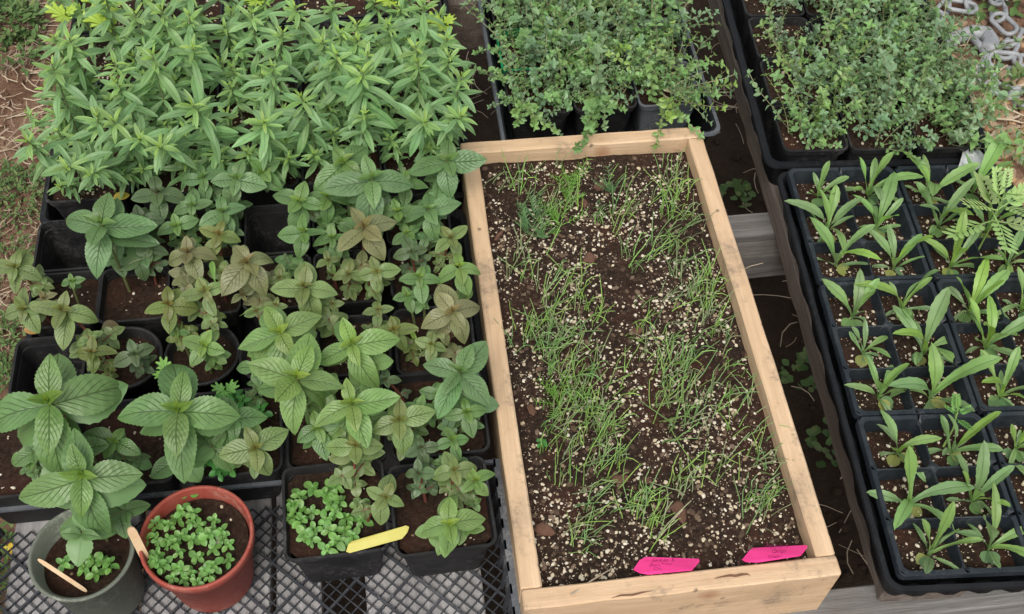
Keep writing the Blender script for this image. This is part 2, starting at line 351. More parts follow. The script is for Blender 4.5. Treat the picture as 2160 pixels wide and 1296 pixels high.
RA=rad(-4.0); RO=Vector((.348,-.013,0)); RM=Matrix.Translation(RO)@Matrix.Rotation(RA,4,'Z')
def RL(x,y,z=0): return RM@Vector((x,y,z))
R2=Matrix.Translation((.3605,-.001,0))@Matrix.Rotation(rad(-2.9),4,'Z')
def rboard(x0,x1,y0,y1,z0,z1,lb):
    me,c=bevbox('bench_runner',x0,y0,z0,x1,y1,z1,RUNM,wob=.003,bev=.003,seg=40); o=link('bench_runner',me); o.matrix_local=R2@Matrix.Translation(c)
    tag(o,lb,'timber','runners under the right hand flats')
rboard(.0,.089,.0,1.25,.0005,.038,'brown rough-sawn runner under the left side of the seedling flats, cut end in front')
rboard(.185,.274,.0,1.25,.0005,.038,'brown rough-sawn runner hidden beneath the right half of the seedling flats')
# ================================================================== PLANTING BOX
BW,BL,BH=.30,.592,.09; TH=.0195
box=thing('planting_box','new pale pine planting box full of thin chive and onion seedlings','planter',(0,0,0))
board('board',(0,0,0,BW,TH,BH),PINEX,'front board with a round brown knot',parent=box,wob=.0008)
board('board',(0,TH+.0006,0,TH,BL-TH-.0006,BH-.0005),PINEY,None,parent=box,wob=.0008)
board('board',(BW-TH,TH+.0006,0,BW,BL-TH-.0006,BH-.0004),PINEY,None,parent=box,wob=.0008)
board('board',(0,BL-TH,0,BW,BL,BH),PINEX,None,parent=box,wob=.0008)
link('bottom_panel',bevbox('bottom_panel',TH+.001,TH+.001,.001,BW-TH-.001,BL-TH-.001,.012,GREYY)[0],box,(BW/2,BL/2,.0065))
def split(pts,wd,z):
    V=[];F=[]
    for i,(px,py) in enumerate(pts):
        p=at(px,py,z); k=wd*(.2+math.sin(PI*i/(len(pts)-1))); V+=[(p.x,p.y-k,z),(p.x,p.y+k,z),(p.x,p.y,z-.0005)]
    for i in range(len(pts)-1): a=3*i; F+=[(a,a+3,a+4,a+1)]
    return mesh('split',V,F,plainm)
plainm=plainmat('dark_wood_split',(.13,.06,.03),(.2,.1,.05),200)
link('split',split([(1507,1221),(1522,1217),(1540,1214),(1552,1215),(1565,1212),(1578,1211),(1583,1216)],.0011,BH+.0012),box)
link('split',split([(1290,1262),(1310,1256),(1335,1255),(1355,1250),(1375,1247)],.0009,BH+.0012),box)
# soil in the box
SZ=.066
def boxsoil(x,y):
    e=min(x-TH,BW-TH-x,y-TH,BL-TH-y)
    return SZ+.0035*nz(x,y,0,18)+.002*nz(x,y,2,60)+.0012*nz(x,y,4,160)+(.004*max(0,1-e/.02))*.3
V=[];F=[];nx,ny=100,200
for j in range(ny+1):
    for i in range(nx+1):
        x=TH-.0005+(BW-2*TH+.001)*i/nx; y=TH-.0005+(BL-2*TH+.001)*j/ny; V.append((x,y,boxsoil(x,y)))
for j in range(ny):
    for i in range(nx): a=j*(nx+1)+i; F.append((a,a+1,a+nx+2,a+nx+1))
link('soil',mesh('soil',V,F,SOIL,True),box)
rng=random.Random(3); mb=MB()
while len(mb.V)<12*7600:
    x=rng.uniform(TH+.002,BW-TH-.002); y=rng.uniform(TH+.003,BL-TH-.003)
    if nz(x,y,5,22)+.35*nz(x,y,6,70)<rng.uniform(-.6,.25)-.05: continue
    if (x-.165)**2+(y-.085)**2<.028**2 and rng.random()<.75: continue
    r=.0005+.0023*rng.random()**3.4; grain(mb,x,y,boxsoil(x,y)+r*rng.uniform(-.25,.3),r,rng)
link('perlite',mb.mesh('perlite',PERL),box,kind='stuff')
mb=MB()
for k in range(7000):
    x=rng.uniform(TH+.003,BW-TH-.003); y=rng.uniform(TH+.003,BL-TH-.003); r=.0007+.0032*rng.random()**3
    grain(mb,x,y,boxsoil(x,y)+r*.1,r,rng,.5)
link('soil_crumbs',mb.mesh('soil_crumbs',CRUMB),box,kind='stuff')
def chip(px,py,lx,ly,rz,label,z=SZ+.0025,mat=BARK,name='bark_chip',cat='bark chip'):
    p=at(px,py,z); rg=random.Random(int(px*3+py)); V=[];n=9
    for zz,k in ((-.0015,.8),(.0012,1),(.0028,.75)):
        for i in range(n):
            a=2*PI*i/n; q=k*.82*(1+.75*nz(i*.9,px*.37,zz*90)); V.append((lx*math.cos(a)*q,ly*math.sin(a)*q,zz+.0025*nz(i*.7,px*.3)))
    F=[(i,(i+1)%n,n+(i+1)%n,n+i) for i in range(n)]+[(n+i,n+(i+1)%n,2*n+(i+1)%n,2*n+i) for i in range(n)]+[tuple(range(2*n,3*n))]
    o=link(name,mesh(name,V,F,mat)); o.matrix_local=Matrix.Translation(p)@Matrix.Rotation(rz,4,'Z')@Matrix.Rotation(rg.uniform(-.25,.25),4,'X')
    tag(o,label,cat)
chip(1431,1078,.0085,.017,0.0,'large reddish brown bark chip standing in the box soil above the pink labels')
chip(1310,1012,.013,.0055,-.1,'tan curled bark flake in the box soil, left of the large brown chip')
chip(1152,1120,.012,.008,-.4,'orange brown bark flake beside the left wall of the box near the front')
chip(1365,1015,.007,.004,-.6,'small tan flake beside the curled bark flake in the box')
chip(1232,430,.006,.008,.3,'small reddish wood chip beside the feathery seedlings at the back of the box')
chip(1055,497,.010,.004,.8,'narrow rust coloured bark sliver near the left wall of the box')
chip(1265,395,.010,.006,.4,'dark reddish bark chip in the bare soil at the back of the box')
chip(1245,545,.011,.008,.2,'dark brown bark chip in the soil left of the box centre')
chip(1122,865,.005,.011,.3,'upright brown bark sliver by the left wall of the box beside the clover sprout')
chip(1345,700,.009,.007,.1,'dull brown bark chip in the middle of the planting box')
chip(1590,745,.012,.008,.1,'dark red brown chip against the right wall of the box')
# ------------------------------------------------------------------ trays
def flat_tray(name,label,x0,y0,x1,y1,z0,h,M=None,mat=BLACK,flare=.008,lip=.008,ribs=True,rimmat=None,solid=True,group=None):
    cx,cy=(x0+x1)/2,(y0+y1)/2; hx,hy=(x1-x0)/2,(y1-y0)/2
    M=(M or Matrix.Identity(4))@Matrix.Translation((cx,cy,z0))
    t=thing(name,label,'tray',group=group); t.matrix_local=M
    seg=6
    def rr(hx,hy,r,z,amp=0):
        base=[]; pts=rsq(hx,hy,r,z,seg)
        # subdivide the straight runs for ribs
        out=[]; n=len(pts)
        for i in range(n):
            a=pts[i]; b=pts[(i+1)%n]; out.append(a)
            if (i+1)%(seg+1)==0:
                L=math.dist(a,b); k=28 if True else 1
                nrm=((b[1]-a[1])/L,-(b[0]-a[0])/L)
                for q in range(1,k):
                    f=q/k; s=amp*(1 if (q//2)%2 else -1); out.append((a[0]+(b[0]-a[0])*f+nrm[0]*s,a[1]+(b[1]-a[1])*f+nrm[1]*s,z))
        return out
    A=.0015 if ribs else 0
    V,F=loft([rr(hx-flare-lip,hy-flare-lip,.012,0,A),rr(hx-lip,hy-lip,.014,h-.006,A),rr(hx-.001,hy-.001,.016,h-.005),rr(hx,hy,.017,h-.003),rr(hx-.001,hy-.001,.016,h),rr(hx-lip+.001,hy-lip+.001,.013,h),rr(hx-lip-.0015,hy-lip-.0015,.012,h-.004,A),rr(hx-flare-lip-.0015,hy-flare-lip-.0015,.010,.0015,A)],solid,solid)
    link('tray_wall',mesh('tray_wall',V,F,mat,False),t)
    if rimmat:
        V,F=loft([rr(hx+.0004,hy+.0004,.017,h-.002),rr(hx-.0005,hy-.0005,.016,h+.0008),rr(hx-lip*.6,hy-lip*.6,.014,h+.0008)],False); link('rim',mesh('rim',V,F,rimmat),t)
    return t
TG='black nursery trays on the bench'
flat_tray('nursery_tray','black tray under the back left block of savory pots, its lip showing behind the mints',-.502,.536,.014,1.10,0,.055,group=TG)
flat_tray('nursery_tray','black tray holding the peppermint pots at the middle left',-.500,.262,.0,.528,0,.045,group=TG)
flat_tray('nursery_tray','black tray with a worn grey rim at top centre, behind the planting box',.055,.602,.338,1.15,0,.062,rimmat=GREYRIM,group=TG)
RT=Matrix.Translation((0,0,.038))
flat_tray('nursery_tray','long black tray on the runner carrying the six-cell seedling packs at right',-.011,-.011,.276,.5205,0,.053,RM@RT,group=TG,flare=.010,lip=.007)
flat_tray('nursery_tray','long black tray on the runner holding the thyme pots at top right',-.021,.5245,.268,1.08,0,.055,RM@RT,group=TG,flare=.010,lip=.010)
# mesh tray
def mesh_tray():
    x0,x1,y0,y1=-.515,-.004,-.10,.172
    t=thing('mesh_tray','black open-mesh nursery tray holding the small round pots at bottom left','tray',(x0,y0,0))
    W,D=x1-x0,y1-y0; mb=MB()
    def bar(p,q,wd,z,h):
        d=Vector((q[0]-p[0],q[1]-p[1],0)); L=d.length; m=Matrix.Translation((p[0],p[1],z))@Matrix.Rotation(math.atan2(d.y,d.x),4,'Z')
        mb.box(0,-wd/2,0,L,wd/2,h,m)
    s=.0098*math.sqrt(2)
    def clip(c,sg):   # line x*sg + c = y inside W x D
        pts=[]
        for x in (0,W):
            y=sg*x+c
            if 0<=y<=D: pts.append((x,y))
        for y in (0,D):
            x=(y-c)/sg
            if 0<x<W: pts.append((x,y))
        return pts[:2] if len(pts)>=2 else None
    k=0; c=-W
    while c<D+W:
        big=k%4==0
        for sg in (1,-1):
            cc=c if sg==1 else c+W*.0
            p=clip(cc,sg)
            if p: bar(*p,.0021 if big else .0010,.0002 if sg==1 else .0012,.0042 if big else .0020)
        c+=s; k+=1
    link('mesh_floor',mb.mesh('mesh_floor',MESHP),t,kind='stuff')
    rim=MB(); h=.052
    for (a,b,c_,d) in ((-.004,-.004,.003,D+.004),(W-.003,-.004,W+.006,D+.004)): rim.box(a,b,h-.004,c_,d,h)
    rim.box(-.004,-.006,h-.004,W+.004,0,h-.0003); rim.box(-.004,D,h-.004,W+.004,D+.004,h-.0003)
    link('rim',rim.mesh('rim',GREYRIM),t)
    rb=MB()
    for k in range(13):
        y=k*D/12
        for x,sx in ((0,1),(W,-1)):
            rb.add([(x+sx*.006,y-.002,0),(x+sx*.006,y+.002,0),(x+sx*.001,y+.005,h),(x+sx*.001,y-.005,h),(x+sx*.009,y-.002,0),(x+sx*.009,y+.002,0),(x+sx*.003,y+.005,h),(x+sx*.003,y-.005,h)],[(0,1,2,3),(4,7,6,5),(0,4,5,1),(2,6,7,3),(1,5,6,2),(0,3,7,4)])
    for z in (.006,.02,.034):
        for x in (.003,W-.003): rb.box(x-.0012,0,z,x+.0012,D,z+.003)
    link('side_ribs',rb.mesh('side_ribs',MESHP),t,kind='stuff')
mesh_tray()
# ------------------------------------------------------------------ pots
POTS=[]   # (cx,cy,half,soilz,round)
cache={}
def sq_profile(h,top,wall=.0012,bot=.74,rc=.010):
    a=top/2
    return loft([rsq(a*bot,a*bot,rc*.8,0),rsq(a-.0045,a-.0045,rc,h-.010),rsq(a-.002,a-.002,rc,h-.0095),rsq(a-.0012,a-.0012,rc,h-.002),rsq(a,a,rc,h-.0012),rsq(a-.0003,a-.0003,rc,h),rsq(a-.0028,a-.0028,rc-.002,h),rsq(a-.0034,a-.0034,rc-.002,h-.003),rsq(a*bot-.002,a*bot-.002,rc*.6,.002)],True,True)
def soil_patch(kind,r,seed):
    V=[(0,0,0)];F=[];n=28;R=7
    for k in range(1,R+1):
        for i in range(n):
            a=2*PI*i/n; q=r*k/R
            if kind=='sq': m=1/max(abs(math.cos(a)),abs(math.sin(a))); m=min(m,1.3); q*=m
            x,y=q*math.cos(a),q*math.sin(a); V.append((x,y,.0022*nz(x,y,seed,40)+.0014*nz(x,y,seed+5,120)+.001*(k/R)))
    for i in range(n): F.append((0,1+i,1+(i+1)%n))
    for k in range(R-1):
        for i in range(n): a=1+k*n+i; b=1+k*n+(i+1)%n; F.append((a,a+n,b+n,b))
    return V,F
def perl_mesh(kind,r,n,seed,mat=None,rmax=.0022):
    rg=random.Random(seed); mb=MB()
    while len(mb.V)<12*n:
        x,y=rg.uniform(-r,r),rg.uniform(-r,r)
        if kind!='sq' and x*x+y*y>r*r*.95: continue
        q=.0006+rmax*rg.random()**2.6; grain(mb,x,y,.0022*nz(x,y,seed%3,40)+q*.2+.0006,q,rg)
    return mb.mesh('perlite',PERL)
def square_pot(x,y,size,h,label,mat=POTBLK,soil=True,rz=0,grit=30,group='square black nursery pots',soilmat_=None,z0=.003,M=None,soildrop=.012,name='square_pot'):
    t=thing(name,label,'pot',group=group)
    Mm=(M or Matrix.Identity(4))@Matrix.Translation((x,y,z0))@Matrix.Rotation(rz,4,'Z'); t.matrix_local=Mm
    k=('sq',size,h,mat.name)
    if k not in cache: cache[k]=mesh('pot_wall',*sq_profile(h,size),mat,False)
    link('pot_wall',cache[k],t)
    wp=Mm@Vector((0,0,0))
    if soil:
        v=random.randrange(3); sm=soilmat_ or SOIL; k=('sqs',size,v,sm.name)
        if k not in cache: cache[k]=mesh('soil',*soil_patch('sq',size/2-.0048,v),sm,True)
        link('soil',cache[k],t,(0,0,h-soildrop))
        k=('sqp',size,v,grit)
        if grit:
            if k not in cache: cache[k]=perl_mesh('sq',size/2-.008,grit,v)
            link('perlite',cache[k],t,(0,0,h-soildrop),kind='stuff')
        POTS.append((wp.x,wp.y,size/2-.010,z0+h-soildrop+(wp.z-z0),False))
    return t
def round_pot(x,y,r,h,label,mat,rimr=None,lip=.012,grit=14,name='round_pot',soildrop=.016,z0=.006,bot=.72,soilmat_=SOILB,group=None):
    t=thing(name,label,'pot',(x,y,z0),group=group); n=64
    V,F=loft([circ(r*bot,0,n),circ(r*(bot+.02),.004,n),circ(r-.004,h-lip,n),circ(r-.0006,h-lip+.001,n),circ(r,h-.002,n),circ(r-.0006,h,n),circ(r-.003,h,n),circ(r-.0036,h-.002,n),circ(r-.0055,h-lip,n),circ(r*bot-.003,.004,n)],True,True)
    link('pot_wall',mesh('pot_wall',V,F,mat,True),t)
    rs=r-.0055-(r*(1-bot))*(soildrop/h)*.6
    link('soil',mesh('soil',*soil_patch('r',rs,random.randrange(9)),soilmat_,True),t,(0,0,h-soildrop))
    if grit: link('perlite',perl_mesh('r',rs-.003,grit,random.randrange(3)),t,(0,0,h-soildrop),kind='stuff')
    POTS.append((x,y,r-.014,z0+h-soildrop,True)); return t
# front row
s1=at(708,1078,.088); s2=at(940,1065,.088)
square_pot(-.1665,.121,.099,.085,'square black pot at the front holding bright clover-like seedlings and a yellow label',soilmat_=SOILB,grit=12,rz=.02,soildrop=.010)
square_pot(-.0650,.113,.097,.080,'square black pot at the front right corner of the mesh tray, beside the planting box',soilmat_=SOILB,grit=14,rz=.03,soildrop=.010,z0=.008)
round_pot(-.2935,.101,.0525,.094,'small terracotta red round pot crowded with bright green seedlings',REDP,grit=10,lip=.014)
round_pot(-.3955,.096,.0475,.096,'grey-green round pot with few seedlings and a thin wooden stick',GRNP,grit=12,lip=.004,soildrop=.024)
# row behind the mesh tray
for cx,lb in ((-.470,'square black pot at the left edge with big-leaved mint, its soil at the left border'),(-.371,'wide square black pot behind the grey-green and red pots, under the big mint'),(-.266,'square black pot behind the red pot with small clover-like weeds'),(-.163,'square black pot behind the front pot with the yellow label, hidden by mints'),(-.060,'square black pot beside the planting box with dark mint shoots')):
    square_pot(cx,.219,.100,.080,lb,soilmat_=SOILB,grit=22)
RP='round black pots in the mint tray'
for cx,cy,lb in ((-.379,.321,'round black pot with a bronze mint and a dark mint, leftmost of the round ones'),(-.299,.317,'round black pot with one pale mint, middle of the three round ones'),(-.222,.309,'round black pot behind the big mint, rightmost of the round ones')):
    round_pot(cx,cy,.0395,.078,lb,POTBLK,lip=.006,name='round_pot',group=RP,soildrop=.012)
square_pot(-.455,.318,.074,.082,'empty square black pot just above the large mint at the left border',soil=False)
square_pot(-.1405,.312,.078,.080,'square black pot under the tall light green mint left of the shoots by the box',grit=16,soilmat_=SOILB)
square_pot(-.055,.311,.086,.080,'square black pot with a reddish stemmed mint next to the planting box',grit=20,soilmat_=SOILB)
row3=[(-.450,'square black pot with two olive mints at the left, below the empty pot',True),(-.376,'square black pot showing bare brown soil in the left half',True),(-.298,'square black pot holding olive mints left of the centre of the mint block',True),(-.221,'square black pot holding a bronze mint with small side shoots',True),(-.144,'square black pot with pale mints and visible reddish soil',True),(-.060,'square black pot with mints close against the planting box',True)]
for cx,lb,s in row3: square_pot(cx,.4065,.0755,.078,lb,soil=s,soilmat_=SOILB,grit=14)
row4=[(-.452,'empty square black pot at the left edge beneath the savory block',False),(-.376,'square black pot under the large blue-green mint at the left',True),(-.300,'square black pot crowded by mints in front of the savory',True),(-.221,'empty square black pot, a dark hole between the mints',False),(-.144,'square black pot under the big bronze and blue-green mints',True),(-.060,'square black pot with dark mints at the back corner by the box',True)]
for cx,lb,s in row4: square_pot(cx,.484,.0755,.078,lb,soil=s,soilmat_=SOIL,grit=18)
# savory pots
rown=['front','second','third','fourth']; coln=['left','second','middle','fourth','right']
for j in range(4):
    for i in range(5):
        square_pot(-.440+.0985*i,.597+.1*j,.0965,.078,f'square black pot of savory, {coln[i]} pot of the {rown[j]} row in the back left tray',grit=70,group='square pots in the savory tray')
# thyme pots
TC=['left','middle','right']
for j in range(4):
    for i in range(3):
        green=(i==0 and j in (1,))
        if green: lb='square pot with a bright green rim among the thyme at top centre'
        else: lb=f'square black pot of thyme, {TC[i]} pot of the {rown[j]} row behind the planting box'
        square_pot(.1095+.0835*i,.684+.0835*j,.082,.076,lb,mat=GREENRIM if green else (GREYRIM if i==2 else POTBLK),grit=40,group='pots in the thyme tray behind the box')
for j in range(5):
    for i in range(3):
        square_pot(.041+.0832*i,.578+.0835*j,.0815,.066,f'square black pot of thyme, {TC[i]} pot of the {(rown+["fifth"])[j]} row in the top right tray',grit=45,group='pots in the top right thyme tray',M=RM,z0=.0405,mat=POTBLK)
# ------------------------------------------------------------------ six-cell packs
CW,CD=.1285,.1705
def pack_meshes():
    mb=MB(); H=.060; a=CW/2; ncx,ncy=2,3; cw=(CW-.008)/2; cd=(CD-.008)/3
    V=[];F=[]
    # outer skirt and rim
    o=loft([rsq(a-.004,CD/2-.004,.006,H-.012),rsq(a,CD/2,.006,H-.010),rsq(a,CD/2,.006,H-.001),rsq(a-.0006,CD/2-.0006,.006,H)],False); mb.add(*o)
    cells=[]
    for j in range(ncy):
        for i in range(ncx):
            cx=-a+.004+cw*(i+.5); cy=-CD/2+.004+cd*(j+.5); cells.append((cx,cy))
            seg=5; ox0=-a+.0006 if i==0 else cx-cw/2; ox1=a-.0006 if i==ncx-1 else cx+cw/2
            oy0=-CD/2+.0006 if j==0 else cy-cd/2; oy1=CD/2-.0006 if j==ncy-1 else cy+cd/2
            hx,hy=cw/2-.0009,cd/2-.0009; ring=rsq(hx,hy,.0075,H-.0015,seg,cx,cy)
            outer=[]
            for (x,y,z) in ring:
                dx,dy=(x-cx)/hx,(y-cy)/hy; s=1/max(abs(dx),abs(dy)); dx*=s;dy*=s
                X=cx+dx*(cw/2) if abs(dx)<.9999 else (ox1 if dx>0 else ox0); Y=cy+dy*(cd/2) if abs(dy)<.9999 else (oy1 if dy>0 else oy0)
                zz=H
                if (abs(X-0)<1e-6) or abs(Y-(cy+cd/2))<1e-6 and j<ncy-1 or abs(Y-(cy-cd/2))<1e-6 and j>0: zz=H-.004
                if abs(dx)>=.9999 and abs(X)>a-.001: zz=H
                if abs(dy)>=.9999 and abs(Y)>CD/2-.001: zz=H
                outer.append((X,Y,zz))
            m=[(x,y,min(o_[2],H)-.0006) for (x,y,z),o_ in zip(ring,outer)]
            bot=rsq(hx*.78,hy*.78,.007,H-.040,seg,cx,cy)
            vv,ff=loft([outer,m,[(cx+(x-cx)*.985,cy+(y-cy)*.985,z-.003) for x,y,z in m],bot],False); mb.add(vv,ff)
    for j in (0,1):       # small raised diamonds where the dividers cross
        cy=-CD/2+.004+cd*(j+1); z=H-.0028; q=.0062
        mb.add([(-q,cy,z),(0,cy-q,z),(q,cy,z),(0,cy+q,z),(0,cy,z+.0012)],[(0,1,4),(1,2,4),(2,3,4),(3,0,4)])
    return mb.mesh('pack_wall',INSERT),cells,cw,cd,H
PACK,CELLS,cw,cd,PH=pack_meshes()
def cellsoil(seed):
    V=[];F=[];n=12; hx,hy=cw/2-.0040,cd/2-.0040
    for j in range(n+1):
        for i in range(n+1):
            x=-hx+2*hx*i/n; y=-hy+2*hy*j/n; V.append((x,y,.002*nz(x,y,seed,50)+.0012*nz(x,y,seed,140)))
    for j in range(n):
        for i in range(n): a=j*(n+1)+i; F.append((a,a+1,a+n+2,a+n+1))
    return mesh('soil',V,F,SOIL,True)
CS=[cellsoil(k) for k in range(3)]
def cellperl(seed):
    rg=random.Random(seed+40); mb=MB()
    for k in range(80):
        x=rg.uniform(-cw/2+.005,cw/2-.005); y=rg.uniform(-cd/2+.005,cd/2-.005); q=.0005+.0019*rg.random()**3.3
        grain(mb,x,y,.002*nz(x,y,seed,50)+q*.3,q,rg)
    return mb.mesh('perlite',PERL)
CP=[cellperl(k) for k in range(3)]
PN={(0,0):'front left',(0,1):'middle left',(0,2):'back left',(1,0):'front right',(1,1):'middle right',(1,2):'back right'}
CELLPOS=[]
for pi in range(2):
    for pj in range(3):
        x=CW/2+.001+pi*(CW+.0025); y=CD/2+.0005+pj*(CD+.0015)
        M=RM@Matrix.Translation((x,y,.0415))@Matrix.Rotation(rad(random.uniform(-.5,.5)),4,'Z')
        t=thing('cell_pack',f'{PN[(pi,pj)]} black six-cell pack of strap-leaved seedlings in the right hand tray','cell pack',group='six-cell packs in the right hand tray'); t.matrix_local=M
        link('pack_wall',PACK,t)
        for k,(cx,cy) in enumerate(CELLS):
            v=random.randrange(3); link('soil',CS[v],t,(cx,cy,PH-.019)); link('perlite',CP[v],t,(cx,cy,PH-.019),kind='stuff')
            p=M@Vector((cx,cy,PH-.019)); CELLPOS.append((p,pi,pj,k))
# ================================================================== PLANTS
def dist(p): return (Vector(p)-CAMP).length
def snap(p,push=0):
    best=None
    for (cx,cy,h,sz,rd) in POTS:
        dx,dy=p.x-cx,p.y-cy
        if rd:
            r=math.hypot(dx,dy); k=1 if r<h else h/r; q=(cx+dx*k,cy+dy*k)
        else: q=(cx+max(-h,min(h,dx)),cy+max(-h,min(h,dy)))
        d=math.hypot(p.x-q[0],p.y-q[1])
        if best is None or d<best[0]: best=(d,q,sz,(cx,cy))
    q=Vector((best[1][0],best[1][1],best[2]))
    c=Vector((best[3][0],best[3][1],best[2])); return q.lerp(c,.25)
def stemtube(parent,base,tip,r0,r1,color,bend=.15,seg=6):
    d=tip-base; mid=base+d*.5; mid+=Vector((d.y,-d.x,0))*bend*.2+Vector((-d.x*.3,-d.y*.3,d.z*.05))*1
    pts=[]
    for i in range(seg+1):
        t=i/seg; pts.append(base*(1-t)**2+mid*2*t*(1-t)+tip*t*t)
    mb=MB(); mb.tube([p-base for p in pts],r0,5,r1,False)
    link('stem',mb.mesh('stem',STEM,True),parent,color=color)
    return [p-base for p in pts]
def along(pts,t):
    f=max(0,min(.9999,t))*(len(pts)-1); i=int(f); return pts[i].lerp(pts[i+1],f-i)
T={'g':((.145,.26,.092),(.18,.29,.04)),'b':((.15,.26,.11),(.14,.24,.055)),'p':((.195,.315,.10),(.25,.35,.045)),'o':((.20,.275,.10),(.19,.18,.04)),
   'z':((.25,.26,.125),(.22,.155,.05)),'d':((.12,.185,.085),(.085,.12,.05)),'y':((.19,.245,.07),(.20,.15,.03))}
def mint(px,py,R,tint,label,rot=None,z=None,levels=4,seed=None,tilt=.12):
    rg=random.Random(seed if seed is not None else int(px*7+py)); z=z or .098+R*.00078
    tip=at(px,py,z); base=snap(tip); base.z-=.001
    L=R*dist(tip)/FPX*1.10
    t=thing('mint_plant',label,'mint plant',base,group='peppermint plants')
    edge,core=T[tint]; stc=(.16,.05,.035) if tint in 'zoyd' else (.14,.16,.06)
    pts=stemtube(t,base,tip,.0018,.0012,stc)
    h=(tip-base).length; a0=rad(rot) if rot is not None else rg.uniform(-.35,.35)
    lean=Vector((0,-1,0)) # leaves spread around the stem, tilted a little out of plumb as grown
    gap=min(.26,L*.26/h); tl0=.28+rg.gauss(0,.10); rl0=rg.gauss(0,.14)
    spec=[(0,.16,66),(0.15,.32,48),(.45,.64,26),(.95,.96,9),(1.6,1.0,-4),(2.6,.82,-14),(3.8,.7,-20)][:levels+2]
    for k,(dd,ll,el) in enumerate(spec):
        node=along(pts,1-gap*dd*.55) if k else pts[-1]
        if dd*gap*.55>.9: break
        for sgn in (0,PI):
            if k>=4 and rg.random()<.2: continue
            l=L*ll*rg.uniform(.80,1.10); e=rad(el+rg.uniform(-13,13)); az=a0+(PI/2 if k%2 else 0)+sgn+rg.uniform(-.22,.22)
            c=jit(lerp(core,edge,(k-.2)/2.6),rg,.12)
            if k>=5: c=jit(tuple(x*.85 for x in edge),rg)
            me=rg.choice(MINTC) if k<2 else (rg.choice(MINTL) if (k<5 or tint!='g') else rg.choice(MINTR))
            link('leaf',me,t,mat=lmt(node,az,e,l,rg.uniform(-.28,.28)+rl0,rg.uniform(.88,1.04) if R>90 else rg.uniform(1.0,1.2),tl0),color=c)
    # side shoots and old leaves lower on the stem
    for q in range(4 if R>34 else 1):
        a=rg.uniform(0,6.3); f=rg.uniform(.25,.6); node=along(pts,f); off=Vector((math.cos(a),math.sin(a),.25))*L*rg.uniform(.3,.55)
        end=node+off; mb=MB(); mb.tube([node,node+off*.5+Vector((0,0,.002)),end],.0008,4,.0006,False); link('side_stem',mb.mesh('side_stem',STEM),t,color=stc)
        l2=L*rg.uniform(.36,.55)
        for k in range(3):
            for sg in (0,PI): link('leaf',rg.choice(MINTR+MINTL),t,mat=lmt(end-off*.12*k,a+k*PI/2+sg,rad((35,8,-5)[k]+rg.uniform(-10,10)),l2*(.6,1,.95)[k],0,1.1,.25),color=jit(tuple(x*.92 for x in edge),rg,.15))
    return t
